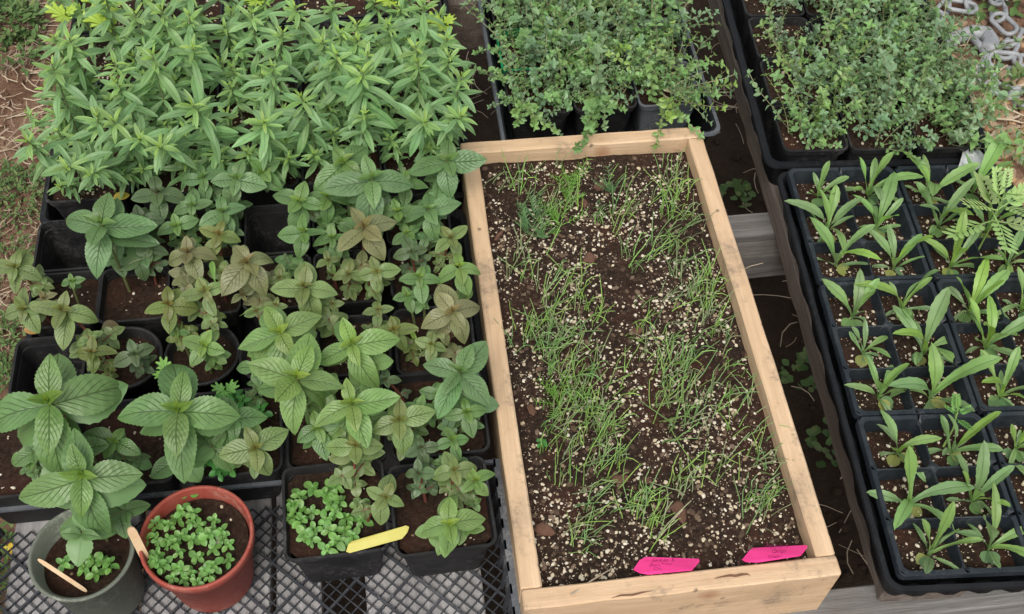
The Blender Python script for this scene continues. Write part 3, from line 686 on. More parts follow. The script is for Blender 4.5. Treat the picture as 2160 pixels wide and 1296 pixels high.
ML=[(100,845,150,'g','largest light green mint in the left corner above the grey-green pot',8,4),
(375,862,140,'g','large mint with deeply veined leaves between the grey-green pot and the round pots',-5,4),
(172,1000,122,'g','large mint whose leaves hang over the rim of the grey-green pot',5,4),
(590,700,88,'p','light green mint over the rightmost round black pot',12,4),
(625,795,116,'p','tall light green mint just below the rightmost round pot',-20,4),
(742,722,92,'p','light green veined mint right of the mint over the round pot',15,4),
(742,850,98,'p','light green mint directly above the front pot with clover-like seedlings',10,4),
(750,938,68,'o','olive-centred mint leaning over the back rim of the front pot with the yellow label',-8,4),
(842,885,68,'o','small olive-centred mint right of the mint over the yellow label pot',5,4),
(540,945,76,'o','round-leaved mint standing alone right of the red pot',20,3),
(970,782,92,'b','blue-green mint whose leaves overlap the left wall of the planting box',-35,4),
(955,655,76,'z','bronze-centred mint on a red stem beside the planting box',25,4),
(970,560,55,'p','pale mint above the red-stemmed one beside the planting box',5,3),
(952,500,46,'o','small pale mint against the planting box below the back corner',30,3),
(905,440,66,'b','dark blue-green mint with purple veins near the back left corner of the planting box',0,4),
(868,530,42,'d','small very dark mint left of the pale one near the box',10,3),
(885,583,46,'g','plain green mint in the last column but one from the box',-10,3),
(858,622,32,'g','small green mint below the plain green one near the box',15,3),
(768,477,84,'z','large bronze mint with brown centre in the middle back of the mint block',38,3),
(795,572,50,'o','olive mint just below the large bronze one',5,3),
(735,577,45,'o','olive mint to the lower left of the large bronze one',-12,3),
(692,548,32,'o','small olive mint left of the pair under the large bronze one',8,3),
(640,603,74,'o','olive-green mint with long side leaves in the centre of the mint block',-6,3),
(520,552,80,'z','bronze mint with four broad leaves left of the centre of the mint block',40,3),
(512,622,28,'z','tiny bronze mint shoot under the four-leaved bronze mint',20,2),
(582,642,28,'o','tiny olive mint shoot right of the tiny bronze one',-10,2),
(540,655,24,'o','tiniest mint shoot between two other small ones above the round pots',30,2),
(395,530,60,'z','bronze-olive mint right of the large blue-green mint',10,3),
(462,492,52,'y','yellowish olive mint behind the two bronze mints',-20,3),
(432,612,54,'o','olive mint above the middle round pot',15,3),
(355,640,54,'y','yellowish olive mint beside the bare brown soil',-5,3),
(212,470,106,'b','large blue-green mint arching over the empty pot at the left',-12,4),
(372,475,45,'g','small green mint behind the bronze-olive one at the left',5,3),
(470,445,52,'b','blue-green mint just in front of the savory, left of the dark hole',20,3),
(331,404,58,'d','dark mint with purple veins beside a yellowed leaf under the savory',5,3),
(428,372,48,'b','blue-green mint under the front savory plants, left one of a pair',15,3),
(499,373,58,'b','blue-green mint under the front savory plants, right one of a pair',-8,3),
(629,423,62,'g','plain green mint above the right end of the dark hole',-25,3),
(641,487,56,'g','plain green mint right of the dark hole',5,3),
(785,375,96,'b','large blue-green mint with dark veins behind the bronze one',0,4),
(724,340,78,'g','broad-leaved green mint behind the large blue-green one',35,3),
(856,384,48,'g','small green mint right of the large blue-green one',-15,3),
(946,335,76,'b','blue-green mint overlapping the back left corner of the planting box',-5,3),
(30,562,54,'o','olive mint at the left border beside the empty pot',-10,3),
(48,652,46,'o','olive mint at the left border below the other border mint',12,3),
(130,652,70,'o','broad olive mint over the pot below the empty one at the left',-8,3),
(151,592,28,'g','tiny green mint shoot at the lip of the empty pot',10,2),
(92,628,26,'z','tiny dull bronze shoot by the left pots',30,2),
(192,742,46,'y','bronze mint in the leftmost round pot',-5,3),
(284,746,52,'d','dark green mint in the leftmost round pot',12,4),
(430,728,54,'p','pale mint in the middle round pot',-28,3),
(372,700,24,'g','tiny mint shoot at the rim of the middle round pot',5,2),
(830,694,46,'y','yellowish bronze mint in the square pot left of the red-stemmed mint',10,3),
(798,652,36,'o','small olive mint above the yellowish bronze one',-5,3),
(800,700,24,'o','tiny olive shoot left of the yellowish bronze mint',20,2),
(888,942,40,'d','small dark mint above the front right pot, upper one',10,3),
(882,997,42,'d','small dark mint above the front right pot, lower one',-15,3),
(958,990,54,'o','olive veined mint in the front right pot, at its back rim',8,3),
(1005,1012,46,'p','pale mint at the right rim of the front right pot',25,3),
(948,1105,76,'p','largest mint in the front right pot, leaning over its front rim',0,4),
(815,1048,52,'o','mint between the two front square pots',-30,3),
(955,925,42,'g','green mint above the back rim of the front right pot',15,3),
(884,862,46,'g','green mint left of the blue-green mint by the box',-10,3),
(985,868,50,'g','green mint under the blue-green mint by the box',12,3),
(812,800,34,'d','small dull mint between the light green mints and the box',5,3),
(60,960,46,'g','plain low mint at the left border under the large mint',15,3),
(240,930,60,'g','plain green mint shoot behind the large mint over the grey-green pot',-20,2),
(295,462,44,'d','dark low mint right of the large blue-green mint',10,3),(318,520,38,'d','dark low mint above the bare brown soil',-15,3),
(405,432,46,'b','blue-green mint in the gap behind the bronze mints at the left',5,3),(552,362,50,'g','green mint in front of the savory between two blue-green mints',25,3),
(690,415,54,'g','green mint between the plain green mint and the large bronze one',-10,3),(700,500,42,'g','low green mint left of the large bronze one',12,3),
(838,445,50,'g','green mint filling the gap right of the large bronze one',0,3),(858,490,40,'g','low green mint between the bronze one and the dark small one',20,3),
(590,585,34,'o','low olive mint between the four-leaved bronze and the olive-green mint',8,3),(470,575,34,'o','low olive mint left of the four-leaved bronze mint',-8,3),
(910,725,38,'o','low olive mint beside the yellow-green grass blade',-12,3),(670,900,60,'g','plain green mint leaning behind the back rim of the front pot',15,3),
(925,830,42,'g','low green mint under the blue-green mint near the box',-6,3),(700,640,30,'o','small olive mint over the reddish soil',10,3),
(540,770,44,'g','low green mint at the rim of the rightmost round pot',-10,3)]
for px,py,R,tint,lb,rot,lv in ML:
    mint(px,py,R,tint,lb,rot,levels=lv)
# ------------------------------------------------------------------ savory
SE,SCO=(.195,.34,.14),(.32,.47,.07)
ST=[(190,372,52),(255,372,44),(300,362,40),(395,345,46),(450,320,48),(560,345,44),(610,335,46),(660,325,44),(905,315,46),(125,395,40),(240,132,60),(321,115,65),(407,98,60),(462,126,48),(109,136,62),(146,81,58),(282,27,58),(272,75,40),(238,255,68),(406,221,75),(336,312,62),(58,299,55),(160,289,50),(139,357,62),(482,180,45),(475,238,45),(170,17,48),(340,20,60),(486,24,50),(557,258,65),(635,204,65),(574,139,55),(596,68,55),(710,115,58),(754,51,60),(764,153,85),(792,85,50),(877,98,65),(897,258,62),(975,245,62),(975,160,55),(948,115,55),(894,163,48),(870,217,48),(805,207,50),(530,27,52),(622,14,58),(680,85,52),(893,7,60),(843,15,45),(961,210,50),(95,185,48),(55,240,35),(185,165,42),(300,195,45),(370,170,48),(430,290,45),(520,320,48),(690,215,48),(700,275,45),(605,300,48),(280,330,38),(110,225,45),(820,290,42),(770,240,52),(850,130,45),(540,200,42),(660,140,42),(430,40,50),(240,60,42),(560,0,50),(700,5,48),(780,-5,50),(220,-20,55),(400,-25,55),(130,240,40),(930,30,50),(940,300,38),(350,250,40),(460,340,34)]
def savory(px,py,R,z,label,seed):
    rg=random.Random(seed); tip=at(px,py,z); base=snap(tip)
    if base.y<.565: base.y=.566+rg.uniform(0,.03)
    L=R*dist(tip)/FPX*1.16
    t=thing('savory_plant',label,'savory plant',base,group='narrow-leaved savory plants')
    pts=stemtube(t,base,tip,.0016,.0009,(.16,.2,.09)); h=(tip-base).length
    a0=rg.uniform(0,PI); node_d=[0,.004,.009,.015,.024,.035,.048,.063,.079,.096]; ln=[.22,.4,.62,.85,1,1,.95,.85,.75,.6]; el=[68,50,34,20,8,0,-6,-10,-14,-18]
    g0=rg.uniform(.92,1.1); edge=tuple(x*g0 for x in SE)
    for k,(dd,ll,e) in enumerate(zip(node_d,ln,el)):
        if dd>h*.8: break
        nd=along(pts,1-dd/h); a=a0+(PI/2)*k+rg.uniform(-.2,.2)
        for q in range(2):
            az=a+q*PI+rg.uniform(-.3,.3); l=L*ll*rg.uniform(.8,1.12)
            c=jit(lerp(SCO,edge,(k+.2)/3.2),rg,.13)
            link('leaf',rg.choice(SAVL),t,mat=lmt(nd,az,rad(e+rg.uniform(-12,12)),l,rg.uniform(-.35,.35),rg.uniform(1,1.25),.26),color=c)
        if 2<=k<=9:
            for q in range(3):
                az=a+PI/2+q*2.1+rg.uniform(-.6,.6); l=L*(.5 if k<6 else .7)*rg.uniform(.7,1.1)
                link('leaf',rg.choice(SAVL),t,mat=lmt(nd,az,rad(20+rg.uniform(-18,18)),l,rg.uniform(-.3,.3),1.1,.26),color=jit(lerp(SCO,edge,.6+.05*k),rg,.13))
ST.sort(key=lambda s:-s[1]); rows=[]
rgx=random.Random(4)
for k in range(3000):
    if len(ST)>=128: break
    q=(int(rgx.uniform(110,970)),int(rgx.uniform(-30,320)),rgx.randint(38,58))
    if q[1]>352-0.09*q[0]: continue
    if all(math.hypot(q[0]-u[0],q[1]-u[1])>29 for u in ST): ST.append(q)
ST.sort(key=lambda s:-s[1])
for s in ST:
    if not rows or rows[-1][0][1]-s[1]>38: rows.append([s])
    else: rows[-1].append(s)
rn=['front','second','third','fourth','fifth','sixth','seventh','eighth','ninth','tenth','eleventh','back','farthest']
cn=['leftmost','second from left','third from left','fourth from left','fifth from left','sixth from left','seventh from left','eighth from left','ninth from left','tenth from left','eleventh from left','twelfth from left','thirteenth from left','fourteenth from left','fifteenth from left','sixteenth from left','seventeenth from left','eighteenth from left','nineteenth from left']
for r,row in enumerate(rows):
    row.sort()
    for c,(px,py,R) in enumerate(row):
        big=R>51; z=.165+R*.0007 if big else .11+R*.0007
        savory(px,py,R,z,f'{"tall" if big else "shorter"} narrow-leaved savory, {cn[min(c,18)]} in the {rn[r]} row of its block',int(px*5+py))
# ------------------------------------------------------------------ thyme
THYST=plainmat('thyme_stem_surface',(.2,.2,.1),(.34,.32,.18),90)
def sprigmesh(seed,n=22,nod=10,w=.43,droop=.5):
    rg=random.Random(seed); V=[];F=[]; mb=MB(); bend=rg.uniform(-.25,.25); pts=[]
    for i in range(nod+1):
        t=i/nod; pts.append(Vector((bend*t*t+.02*math.sin(7*t+seed),droop*.5*t*t,t)))
    mb.tube(pts,.0085,3,.005,False); nst=len(mb.F)
    for i in range(2,nod+1):
        t=i/nod; p=pts[i]; l=(.108 if t<.82 else .09)*rg.uniform(.75,1.2); a=(PI/2)*i+rg.uniform(-.4,.4)
        for q in range(2 if i<nod else 4):
            az=a+q*(PI if i<nod else PI/2); e=rad(6+18*t+rg.uniform(-28,28)); m=Matrix.Translation(p)@Matrix.Rotation(az,4,'Z')@Matrix.Rotation(e,4,'X')@Matrix.Rotation(rg.uniform(-.5,.5),4,'Y')
            ww=w*l
            vv=[(0,0,0),(-ww*.7,l*.35,.15*l),(0,l*.38,0),(ww*.7,l*.35,.15*l),(-ww*.66,l*.68,.10*l),(0,l*.72,-.02*l),(ww*.66,l*.68,.10*l),(0,l*1.05,-.08*l)]
            mb.add([m@Vector(v) for v in vv],[(0,2,1),(0,3,2),(1,2,5,4),(2,3,6,5),(4,5,7),(5,6,7)])
    me=mesh('sprig',mb.V,mb.F,None,False,mats=[SMALL,THYST],mi=[1]*nst+[0]*(len(mb.F)-nst)); return me
SPR=[sprigmesh(k,droop=.2+.12*k) for k in range(8)]
def dirmat(base,d,L,spin): 
    q=d.to_track_quat('Z','Y').to_matrix().to_4x4(); return Matrix.Translation(base)@q@Matrix.Rotation(spin,4,'Z')@Matrix.Scale(L,4)
def thyme(c,label,n,hmax,tints,seed,spread=.034,bias=(0,0),group=None,lo=.4):
    rg=random.Random(seed); t=thing('thyme_plant',label,'thyme plant',c,group=group)
    for k in range(n):
        a=rg.uniform(0,2*PI); r=spread*math.sqrt(rg.random()); bx,by=r*math.cos(a),r*math.sin(a)
        d=Vector((bx*14+bias[0]+rg.gauss(0,.42),by*14+bias[1]+rg.gauss(0,.42),1.1)).normalized()
        L=hmax*rg.uniform(lo,1)*(1.28 if rg.random()<.12 else 1); base=Vector((bx*.75,by*.75,-.001))
        link('sprig',rg.choice(SPR),t,mat=dirmat(base,d,L,rg.uniform(0,6)),color=jit(rg.choice(tints),rg,.14))
    return t
TT=[(.185,.325,.115),(.16,.29,.10),(.21,.35,.12),(.185,.29,.14)]
TL=[(.25,.38,.095),(.22,.35,.10),(.2,.32,.10)]; TB=[(.18,.29,.155),(.165,.265,.14),(.2,.315,.165)]
TX=TT+TB; tints_mid={(2,0):TL+TT,(1,1):TL+TX}
for j in range(4):
    for i in range(3):
        thyme((.1095+.0835*i,.684+.0835*j,.067),f'bushy thyme in the {TC[i]} pot of the {rown[j]} row behind the planting box',48 if j<3 else 40,.09,tints_mid.get((i,j),TX),100+j*3+i,.040,(.0,-.15),'thyme plants behind the planting box')
tr={(0,0):TL+TX,(0,1):TL+TX}
for j in range(5):
    for i in range(3):
        n=44 if i else (34 if j==0 else (24 if j==1 else 18))
        if (i,j)==(0,0): n=38
        p=RL(.041+.0832*i+(.012 if i==0 and j in(1,2,3) else 0),.578+.0835*j,.096)
        thyme(p,f'bushy thyme in the {TC[i]} pot of the {(rown+["fifth"])[j]} row in the top right tray',n,.09 if i else .08,tr.get((i,j),TX),200+j*3+i,.040 if i else .034,(.18 if i else .1,-.05),'thyme plants in the top right tray')
def trail(px0,py0,z0,targets,label,seed,tint):
    rg=random.Random(seed); c=at(px0,py0,z0); t=thing('thyme_shoot',label,'thyme shoot',c)
    for (px,py,z) in targets:
        q=at(px,py,z); d=q-c; L=d.length; link('sprig',SPR[rg.randrange(3)],t,mat=dirmat(Vector((0,0,0)),d.normalized(),L,rg.uniform(0,6)),color=jit(rg.choice(tint),rg,.1))
trail(1262,215,.10,[(1245,295,.115),(1225,285,.12),(1265,305,.11),(1295,240,.13),(1240,260,.14),(1330,225,.13)],'thyme stems spilling over the back board of the planting box',1,TT)
trail(1100,215,.10,[(1075,255,.12),(1105,290,.11),(1130,265,.13),(1150,270,.12),(1055,220,.13)],'thyme stems drooping toward the back left end of the box',2,TT)
trail(1400,190,.11,[(1500,165,.13),(1535,205,.12),(1510,225,.11),(1545,190,.13),(1485,150,.14),(1475,200,.12),(1490,215,.1)],'grey-green thyme spray reaching out right of the thyme tray',3,TB)
trail(1400,200,.10,[(1450,262,.12),(1510,255,.11),(1425,270,.12),(1405,285,.11)],'thin yellowish thyme stems trailing over the back right corner of the box',4,TL)
trail(1930,180,.12,[(2020,130,.15),(2060,110,.15),(2075,150,.14),(2050,180,.14),(2020,90,.15),(1990,70,.16),(2090,130,.13),(2040,150,.15),(2065,205,.12),(2030,215,.12),(2050,240,.11),(2085,175,.12),(2000,110,.14),(2030,60,.15),(2000,160,.14),(2075,110,.13)],'loose pale thyme spray reaching over the gravel toward the chain',5,TB)
trail(1900,120,.11,[(2010,100,.13),(2040,120,.12),(2030,160,.12),(2060,165,.12),(2000,40,.14),(1985,20,.14),(2020,190,.11),(2045,135,.12)],'second pale thyme spray beside the steel hook at the right edge of the tray',8,TB)
trail(1900,210,.11,[(2020,230,.12),(2040,200,.12),(2000,250,.11),(2025,262,.11),(2010,205,.13),(1990,180,.13)],'thyme shoots over the front right rim of the top right tray',9,TT)
trail(1640,90,.12,[(1600,60,.14),(1640,120,.11),(1625,95,.12),(1660,125,.12)],'yellowish thyme shoots at the left edge of the top right tray',6,TL)
# ------------------------------------------------------------------ strap-leaved seedlings
SG=[(.24,.41,.11),(.21,.37,.10),(.28,.46,.08),(.22,.34,.15)]
kn=['front left','front right','middle left','middle right','back left','back right']
for idx,(p,pi,pj,k) in enumerate(CELLPOS):
    rg=random.Random(900+idx*17); c=Vector((p.x+rg.uniform(-.006,.006),p.y+rg.uniform(-.007,.004),p.z))
    t=thing('seedling',f'strap-leaved seedling in the {kn[k]} cell of the {PN[(pi,pj)]} six-cell pack','seedling',c,group='strap-leaved seedlings')
    n=rg.choice([7,8,8,9]); a=rg.uniform(0,6); vig=rg.uniform(.82,1.08) if rg.random()>.15 else .6
    for q in range(n):
        az=a+q*2.4+rg.uniform(-.3,.3); up=q/n
        l=(.021+.052*min(1,.25+up))*vig*rg.uniform(.75,1.15); e=rad(25+62*up**.7+rg.uniform(-12,12))
        d=math.sin(az); 
        if -d>.3: l*=1.05
        col=jit(lerp(SG[3],rg.choice(SG),up),rg,.14)
        link('leaf',rg.choice(STRL[:5] if up>.4 else STRL),t,mat=lmt(Vector((0,0,.002)),az,e,l,rg.uniform(-.5,.5),rg.uniform(.78,1.02),-.12),color=col)
    for q in range(2):
        link('seed_leaf',COTL[q],t,mat=lm(Vector((0,0,.001)),rg.uniform(2,4.3),rad(5),rg.uniform(.014,.019)),color=jit(rg.choice([(.14,.25,.08),(.3,.32,.09),(.13,.24,.1)]),rg))
# ------------------------------------------------------------------ clover-like small seedlings
def sprout(p,R,label,seed,tint=(.165,.335,.08),group='bright green round-leaved seedlings'):
    rg=random.Random(seed); t=thing('small_seedling',label,'seedling',p,group=group); t.rotation_euler=(rg.gauss(.12,.2),rg.gauss(0,.2),0); h=R*rg.uniform(.5,1.8)
    mb=MB(); mb.tube([(0,0,0),(.001,.0,h*.5),(0,0,h)],.0006,4,None,False); link('stem',mb.mesh('stem',STEM),t,color=tint)
    a=rg.uniform(0,6)
    for k,(l,e,z) in enumerate(((.45,55,1),(.75,25,.93),(1,6,.75),(.8,-5,.5))):
        for q in (0,PI):
            link('leaf',RNDL[k%2],t,mat=lm(Vector((0,0,h*z)),a+k*PI/2+q+rg.uniform(-.2,.2),rad(e+rg.uniform(-14,14)),R*l*rg.uniform(.8,1.1),rg.uniform(-.3,.3),1.05),color=jit(tint,rg,.2))
def scatter(cx,cy,rx,ry,n,rg,mind):
    out=[]; tries=0
    while len(out)<n and tries<5000:
        tries+=1; a=rg.uniform(0,2*PI); r=math.sqrt(rg.random()); x,y=cx+rx*r*math.cos(a),cy+ry*r*math.sin(a)
        if all(math.hypot(x-u,y-v)>mind for u,v in out): out.append((x,y))
    return out
rg=random.Random(12)
for x,y in scatter(400,1148,88,80,38,rg,19): sprout(at(x+0,y+12,.085),rg.uniform(.007,.0118),f'bright green round-leaved seedling in the {("front" if y>1175 else ("middle" if y>1120 else "back"))} {("left" if x<400 else "right")} of the red pot',int(x*y),group='seedlings in the red pot')
for lb,(x,y) in zip(['upper','left','lower','right','lower right','middle','far right','small middle'],[(178,1137),(145,1190),(200,1210),(205,1175),(235,1200),(183,1200),(230,1183),(172,1165)]):
    sprout(at(x,y+8,.078),.0105,f'small green round-leaved seedling, {lb} one in the grey-green pot',int(x*y),group='seedlings in the grey-green pot')
for k,(x,y) in enumerate(scatter(690,1082,82,62,25,rg,21)): sprout(at(x,y+10,.078),rg.uniform(.0095,.0125),f'bright green seedling in the {("front" if y>1082 else "back")} {("left" if x<690 else "right")} of the patch beside the yellow label',int(x*y),group='seedlings beside the yellow label')
for k,(x,y) in enumerate([(478,838),(500,832),(512,870),(545,880),(470,880),(500,905),(465,930),(455,965),(470,1000),(490,985),(520,850),(565,870),(440,905),(490,945)]):
    sprout(at(x,y+8,.085),.012,'green round-leaved seedling growing through the mint pot behind the red pot',int(x*y),(.075,.26,.05),'round-leaved seedlings behind the red pot')
sprout(at(1147,945,.068),.008,'tiny four-leaved clover-like sprout by the left wall inside the planting box',5,(.07,.25,.05),None)
for px,py,lb in ((400,1048,'tiny pair of seed leaves at the back of the red pot'),):
    t=thing('tiny_sprout',lb,'seedling',at(px,py,.088))
    for q in (0,PI): link('leaf',COTL[0],t,mat=lm(Vector((0,0,.003)),q+PI/2,rad(8),.009),color=(.14,.36,.07))
# ------------------------------------------------------------------ chive seedlings
def bladecluster(seed,nb):
    rg=random.Random(seed); mb=MB()
    for k in range(nb):
        bx,by=rg.gauss(0,.007),rg.gauss(0,.007); H=rg.uniform(.02,.05); lean=Vector((rg.gauss(.16,.34),rg.gauss(.12,.30),0)); kink=rg.random()<.3
        pts=[]; p=Vector((bx,by,-.001)); d=Vector((lean.x*.4,lean.y*.4,1)).normalized()
        n=6
        for i in range(n+1):
            pts.append(p.copy()); 
            b=lean*.28+Vector((rg.gauss(0,.14),rg.gauss(0,.14),0)); 
            if kink and i>=4: b+=Vector((rg.gauss(.5,.4),rg.gauss(0,.4),-1.1))
            d=(d+b*.75).normalized(); p=p+d*H/n
        mb.tube(pts,.00078,3,.00035,False)
    return mb.mesh('chive_seedling',CHIVE,True)
BC=[bladecluster(k,3+k%3) for k in range(16)]
rg=random.Random(77)
CL=[(1090,385,22,18,6),(1190,430,40,45,14),(1310,410,18,30,5),(1400,400,30,28,9),(1420,430,40,50,10),(1390,500,25,40,8),(1110,560,20,20,6),(1160,600,20,50,8),(1330,510,25,30,5),(1410,560,35,30,6),(1500,560,20,35,7),(1240,640,22,30,6),(1140,660,30,30,5),(1440,650,35,40,9),(1520,640,22,45,9),(1110,700,14,10,4),(1170,700,18,40,10),(1235,690,14,30,5),(1355,700,10,12,4),(1430,730,35,40,10),(1525,690,20,30,8),(1165,770,20,35,8),(1200,780,30,40,9),(1270,780,30,25,4),(1420,790,35,40,10),(1550,800,20,20,6),(1480,820,40,25,5),(1195,850,25,30,12),(1250,850,20,25,5),(1420,850,30,30,7),(1230,900,35,30,10),(1285,900,16,40,9),(1440,890,20,30,4),(1540,900,35,30,4),(1200,960,25,20,5),(1250,980,40,25,9),(1560,960,40,30,4),(1440,1010,18,14,7),(1600,1020,25,45,11),(1640,1030,30,25,7),(1240,1040,30,20,4),(1340,1060,22,22,9),(1380,1070,25,25,5),(1220,1110,25,30,9),(1290,1120,30,20,6),(1580,1110,45,25,5),(1620,1080,40,20,6),(1225,1160,14,20,5),(1330,1110,30,25,4),(1500,1130,40,25,2),(1660,1130,20,20,3)]
CG=[(.24,.41,.11),(.20,.35,.12),(.27,.44,.10),(.28,.34,.17)]; cnt=0
for ci,(cx,cy,rx,ry,n) in enumerate(CL):
    for k in range(n):
        px,py=cx+rg.gauss(0,rx*.95+4),cy+18+rg.gauss(0,ry*1.1); p=at(px,py,SZ)
        if not(TH+.006<p.x<BW-TH-.006 and TH+.008<p.y<BL-TH-.006) or cnt>=296: continue
        p.z=boxsoil(p.x,p.y); o=link('chive_seedling',rg.choice(BC)); cnt+=1
        o.matrix_local=Matrix.Translation(p)@Matrix.Rotation(rg.gauss(0,.5),4,'Z')@Matrix.Scale(rg.uniform(.8,1.15),4); o.color=(*jit(rg.choice(CG),rg,.18),1)
        zx='left' if p.x<.125 else ('middle' if p.x<.175 else 'right'); zy='front' if p.y<.15 else ('middle' if p.y<.36 else 'back')
        tag(o,f'thin grass-like chive seedling in the {zx} row at the {zy} of the planting box','chive seedling','chive seedlings in the planting box')
def feather(px,py,label,seed,tint):
    rg=random.Random(seed); mb=MB()
    for k in range(9):
        a=rg.uniform(0,2*PI); e=rad(rg.uniform(30,75)); L=rg.uniform(.022,.04); d=Vector((math.cos(a)*math.cos(e),math.sin(a)*math.cos(e),math.sin(e)))
        mb.tube([(0,0,0),d*L*.5,d*L],.0006,3,.0003,False)
        for i in range(5):
            f=.35+.15*i
            for s in (-1,1):
                side=d.cross(Vector((0,0,1))).normalized()*s; q=d*L*f; mb.tube([q,q+(d*.5+side*.8)*L*.22],.0005,3,.0002,False)
    o=link('feathery_seedling',mb.mesh('feathery_seedling',CHIVE),None,at(px,py,SZ)); o.color=(*tint,1); tag(o,label,'dill seedling','feathery dill seedlings')
for px,py,lb in ((1130,455,'blue-green feathery seedling at the back left of the planting box'),(1115,480,'feathery seedling below the blue-green one at the back left of the box'),(1145,495,'fine feathery seedling just right of the blue-green ones in the box'),(1195,415,'brightest yellow-green feathery seedling at the back of the planting box'),(1180,470,'yellow-green feathery seedling below the brightest one'),(1290,400,'lone blue-green feathery seedling right of the bare dark soil in the box'),(1205,385,'upright feathery seedling close to the back board'),(1180,845,'feathery seedling in the dense left clump halfway down the box')):
    feather(px,py+8,lb,px,(.12,.24,.09) if 'blue' in lb else (.15,.32,.05))
# dry straws
def straw(a,b,label,r=.0011,name='dry_stalk'):
    p,q=at(*a),at(*b); mb=MB(); m=p.lerp(q,.5)+Vector((0,0,.003)); mb.tube([p-p,m-p,q-p],r,5,r*.5); o=link(name,mb.mesh(name,STRAW),None,p); tag(o,label,'stalk')
straw((1205,1255,BH+.002),(1290,1200,.07),'dry bent chive blade lying over the front board of the box')
straw((1440,1075,.075),(1395,1130,.07),'pale dry stalk leaning on the large bark chip',.0008)
straw((1555,575,.07),(1610,555,.094),'dry chive blade resting on the right board of the box, upper one',.0006)
# ------------------------------------------------------------------ labels and sticks
def plate(name,pts,zs,mat,label,cat,th=.0009):
    P=[at(px,py,z) for (px,py),z in zip(pts,zs)]; c=sum(P,Vector())/len(P); nn=(P[1]-P[0]).cross(P[2]-P[0]).normalized()
    if nn.z<0: nn=-nn
    n=len(P); V=[p-c for p in P]+[p-c-nn*th for p in P]
    F=[tuple(range(n)),tuple(range(2*n-1,n-1,-1))]+[(i,i+n,(i+1)%n+n,(i+1)%n) for i in range(n)]
    # face order is fixed by recalculating the normals
    me=mesh(name,V,F,mat); import bmesh
    bm=bmesh.new(); bm.from_mesh(me); bmesh.ops.recalc_face_normals(bm,faces=bm.faces); bm.to_mesh(me); bm.free()
    t=thing(name,label,cat,c); link('tag_plate',me,t); return t,P,c,nn
def handwriting(t,c,nn,lines,p0,ux,size):
    for k,(s,off) in enumerate(lines):
        cu=bpy.data.curves.new('lettering','FONT'); cu.body=s; cu.size=size; cu.shear=.35; cu.offset=-.00007; cu.space_character=.92
        tmp=bpy.data.objects.new('lettering_tmp',cu); COL.objects.link(tmp); bpy.context.view_layer.update()
        me=bpy.data.meshes.new_from_object(tmp.evaluated_get(bpy.context.evaluated_depsgraph_get())); bpy.data.objects.remove(tmp)
        for v in me.vertices: v.co.x+=.0006*nz(v.co.x,v.co.y,k,700); v.co.y+=.0008*nz(v.co.x,v.co.y,k+4,400)+.12*(v.co.x-.02)*(.3 if k%2 else -.2)
        me.materials.clear(); me.materials.append(INK)
        x=ux.normalized(); y=nn.cross(x).normalized(); o0=p0+nn*((c-p0).dot(nn))+x*off-y*(k*size*.98)+nn*.0008-c
        m=Matrix((( x.x,y.x,nn.x,o0.x),(x.y,y.y,nn.y,o0.y),(x.z,y.z,nn.z,o0.z),(0,0,0,1)))
        link('lettering',me,t,mat=m)
ZT=.084; ZB=.0935
t,P,c,nn=plate('plant_label',[(1336,1201),(1349,1182),(1362,1175),(1474,1179),(1476,1184),(1460,1202),(1368,1211),(1350,1208)],[ZB-.002,ZT+.002,ZT,ZT,ZT,ZB,ZB,ZB],PLAB,'left pink plant label with faded handwriting, at the front of the planting box','plant label')
handwriting(t,c,nn,[('Jura as  5',.006),('Bunching',.002),('Onion',.005)],at(1362,1187,.0865),at(1460,1188,.0865)-at(1362,1189,.0865),.0062)
t,P,c,nn=plate('plant_label',[(1566,1180),(1582,1160),(1590,1156),(1700,1150),(1704,1154),(1690,1172),(1600,1186),(1574,1185)],[ZB-.002,ZT+.002,ZT,ZT,ZT,ZB,ZB,ZB],PLAB,'right pink plant label with faded handwriting, at the front of the planting box','plant label')
handwriting(t,c,nn,[('There is  5',.006),('Onion',.012),('mixed',.007)],at(1590,1165,.0865),at(1690,1160,.0865)-at(1584,1168,.0865),.0062)
t,P,c,nn=plate('plant_label',[(730,1164),(735,1148),(742,1142),(856,1109),(863,1112),(859,1124),(848,1137),(738,1167)],[.0925,.0975,.100,.100,.0985,.0955,.0925,.0925],YLAB,'blank yellow plastic plant label lying on the front rim of the square pot','plant label')
def stick(a,b,w,th,mat,label,nm):
    p,q=at(*a),at(*b); d=(q-p); L=d.length; x=d.normalized(); side=x.cross((CAMP-p).normalized()).normalized(); n=side.cross(x)
    V=[];F=[];ts=[0,.06,.15,.5,.85,.95,1]
    for t_ in ts:
        k=w/2*(.45 if t_ in(0,1) else (.85 if t_ in(.06,.95) else 1)); c=x*L*t_
        V+=[c+side*k+n*th/2,c-side*k+n*th/2,c-side*k-n*th/2,c+side*k-n*th/2]
    for i in range(len(ts)-1):
        for k in range(4): F.append((4*i+k,4*i+(k+1)%4,4*i+4+(k+1)%4,4*i+4+k))
    F+=[(0,1,2,3)[::-1],tuple(4*(len(ts)-1)+k for k in range(4))]
    me=mesh(nm,V,F,mat); import bmesh
    bm=bmesh.new(); bm.from_mesh(me); bmesh.ops.recalc_face_normals(bm,faces=bm.faces); bm.to_mesh(me); bm.free()
    tag(link(nm,me,None,p),label,'wooden stick')
stick((80,1180,.108),(183,1248,.082),.0036,.0022,STICK,'thin pale wooden stick across the front of the grey-green pot','wooden_stick')
stick((274,1113,.125),(308,1181,.088),.0080,.0018,STICK,'broad pale wooden stick leaning on the left rim of the red pot','wooden_stick')
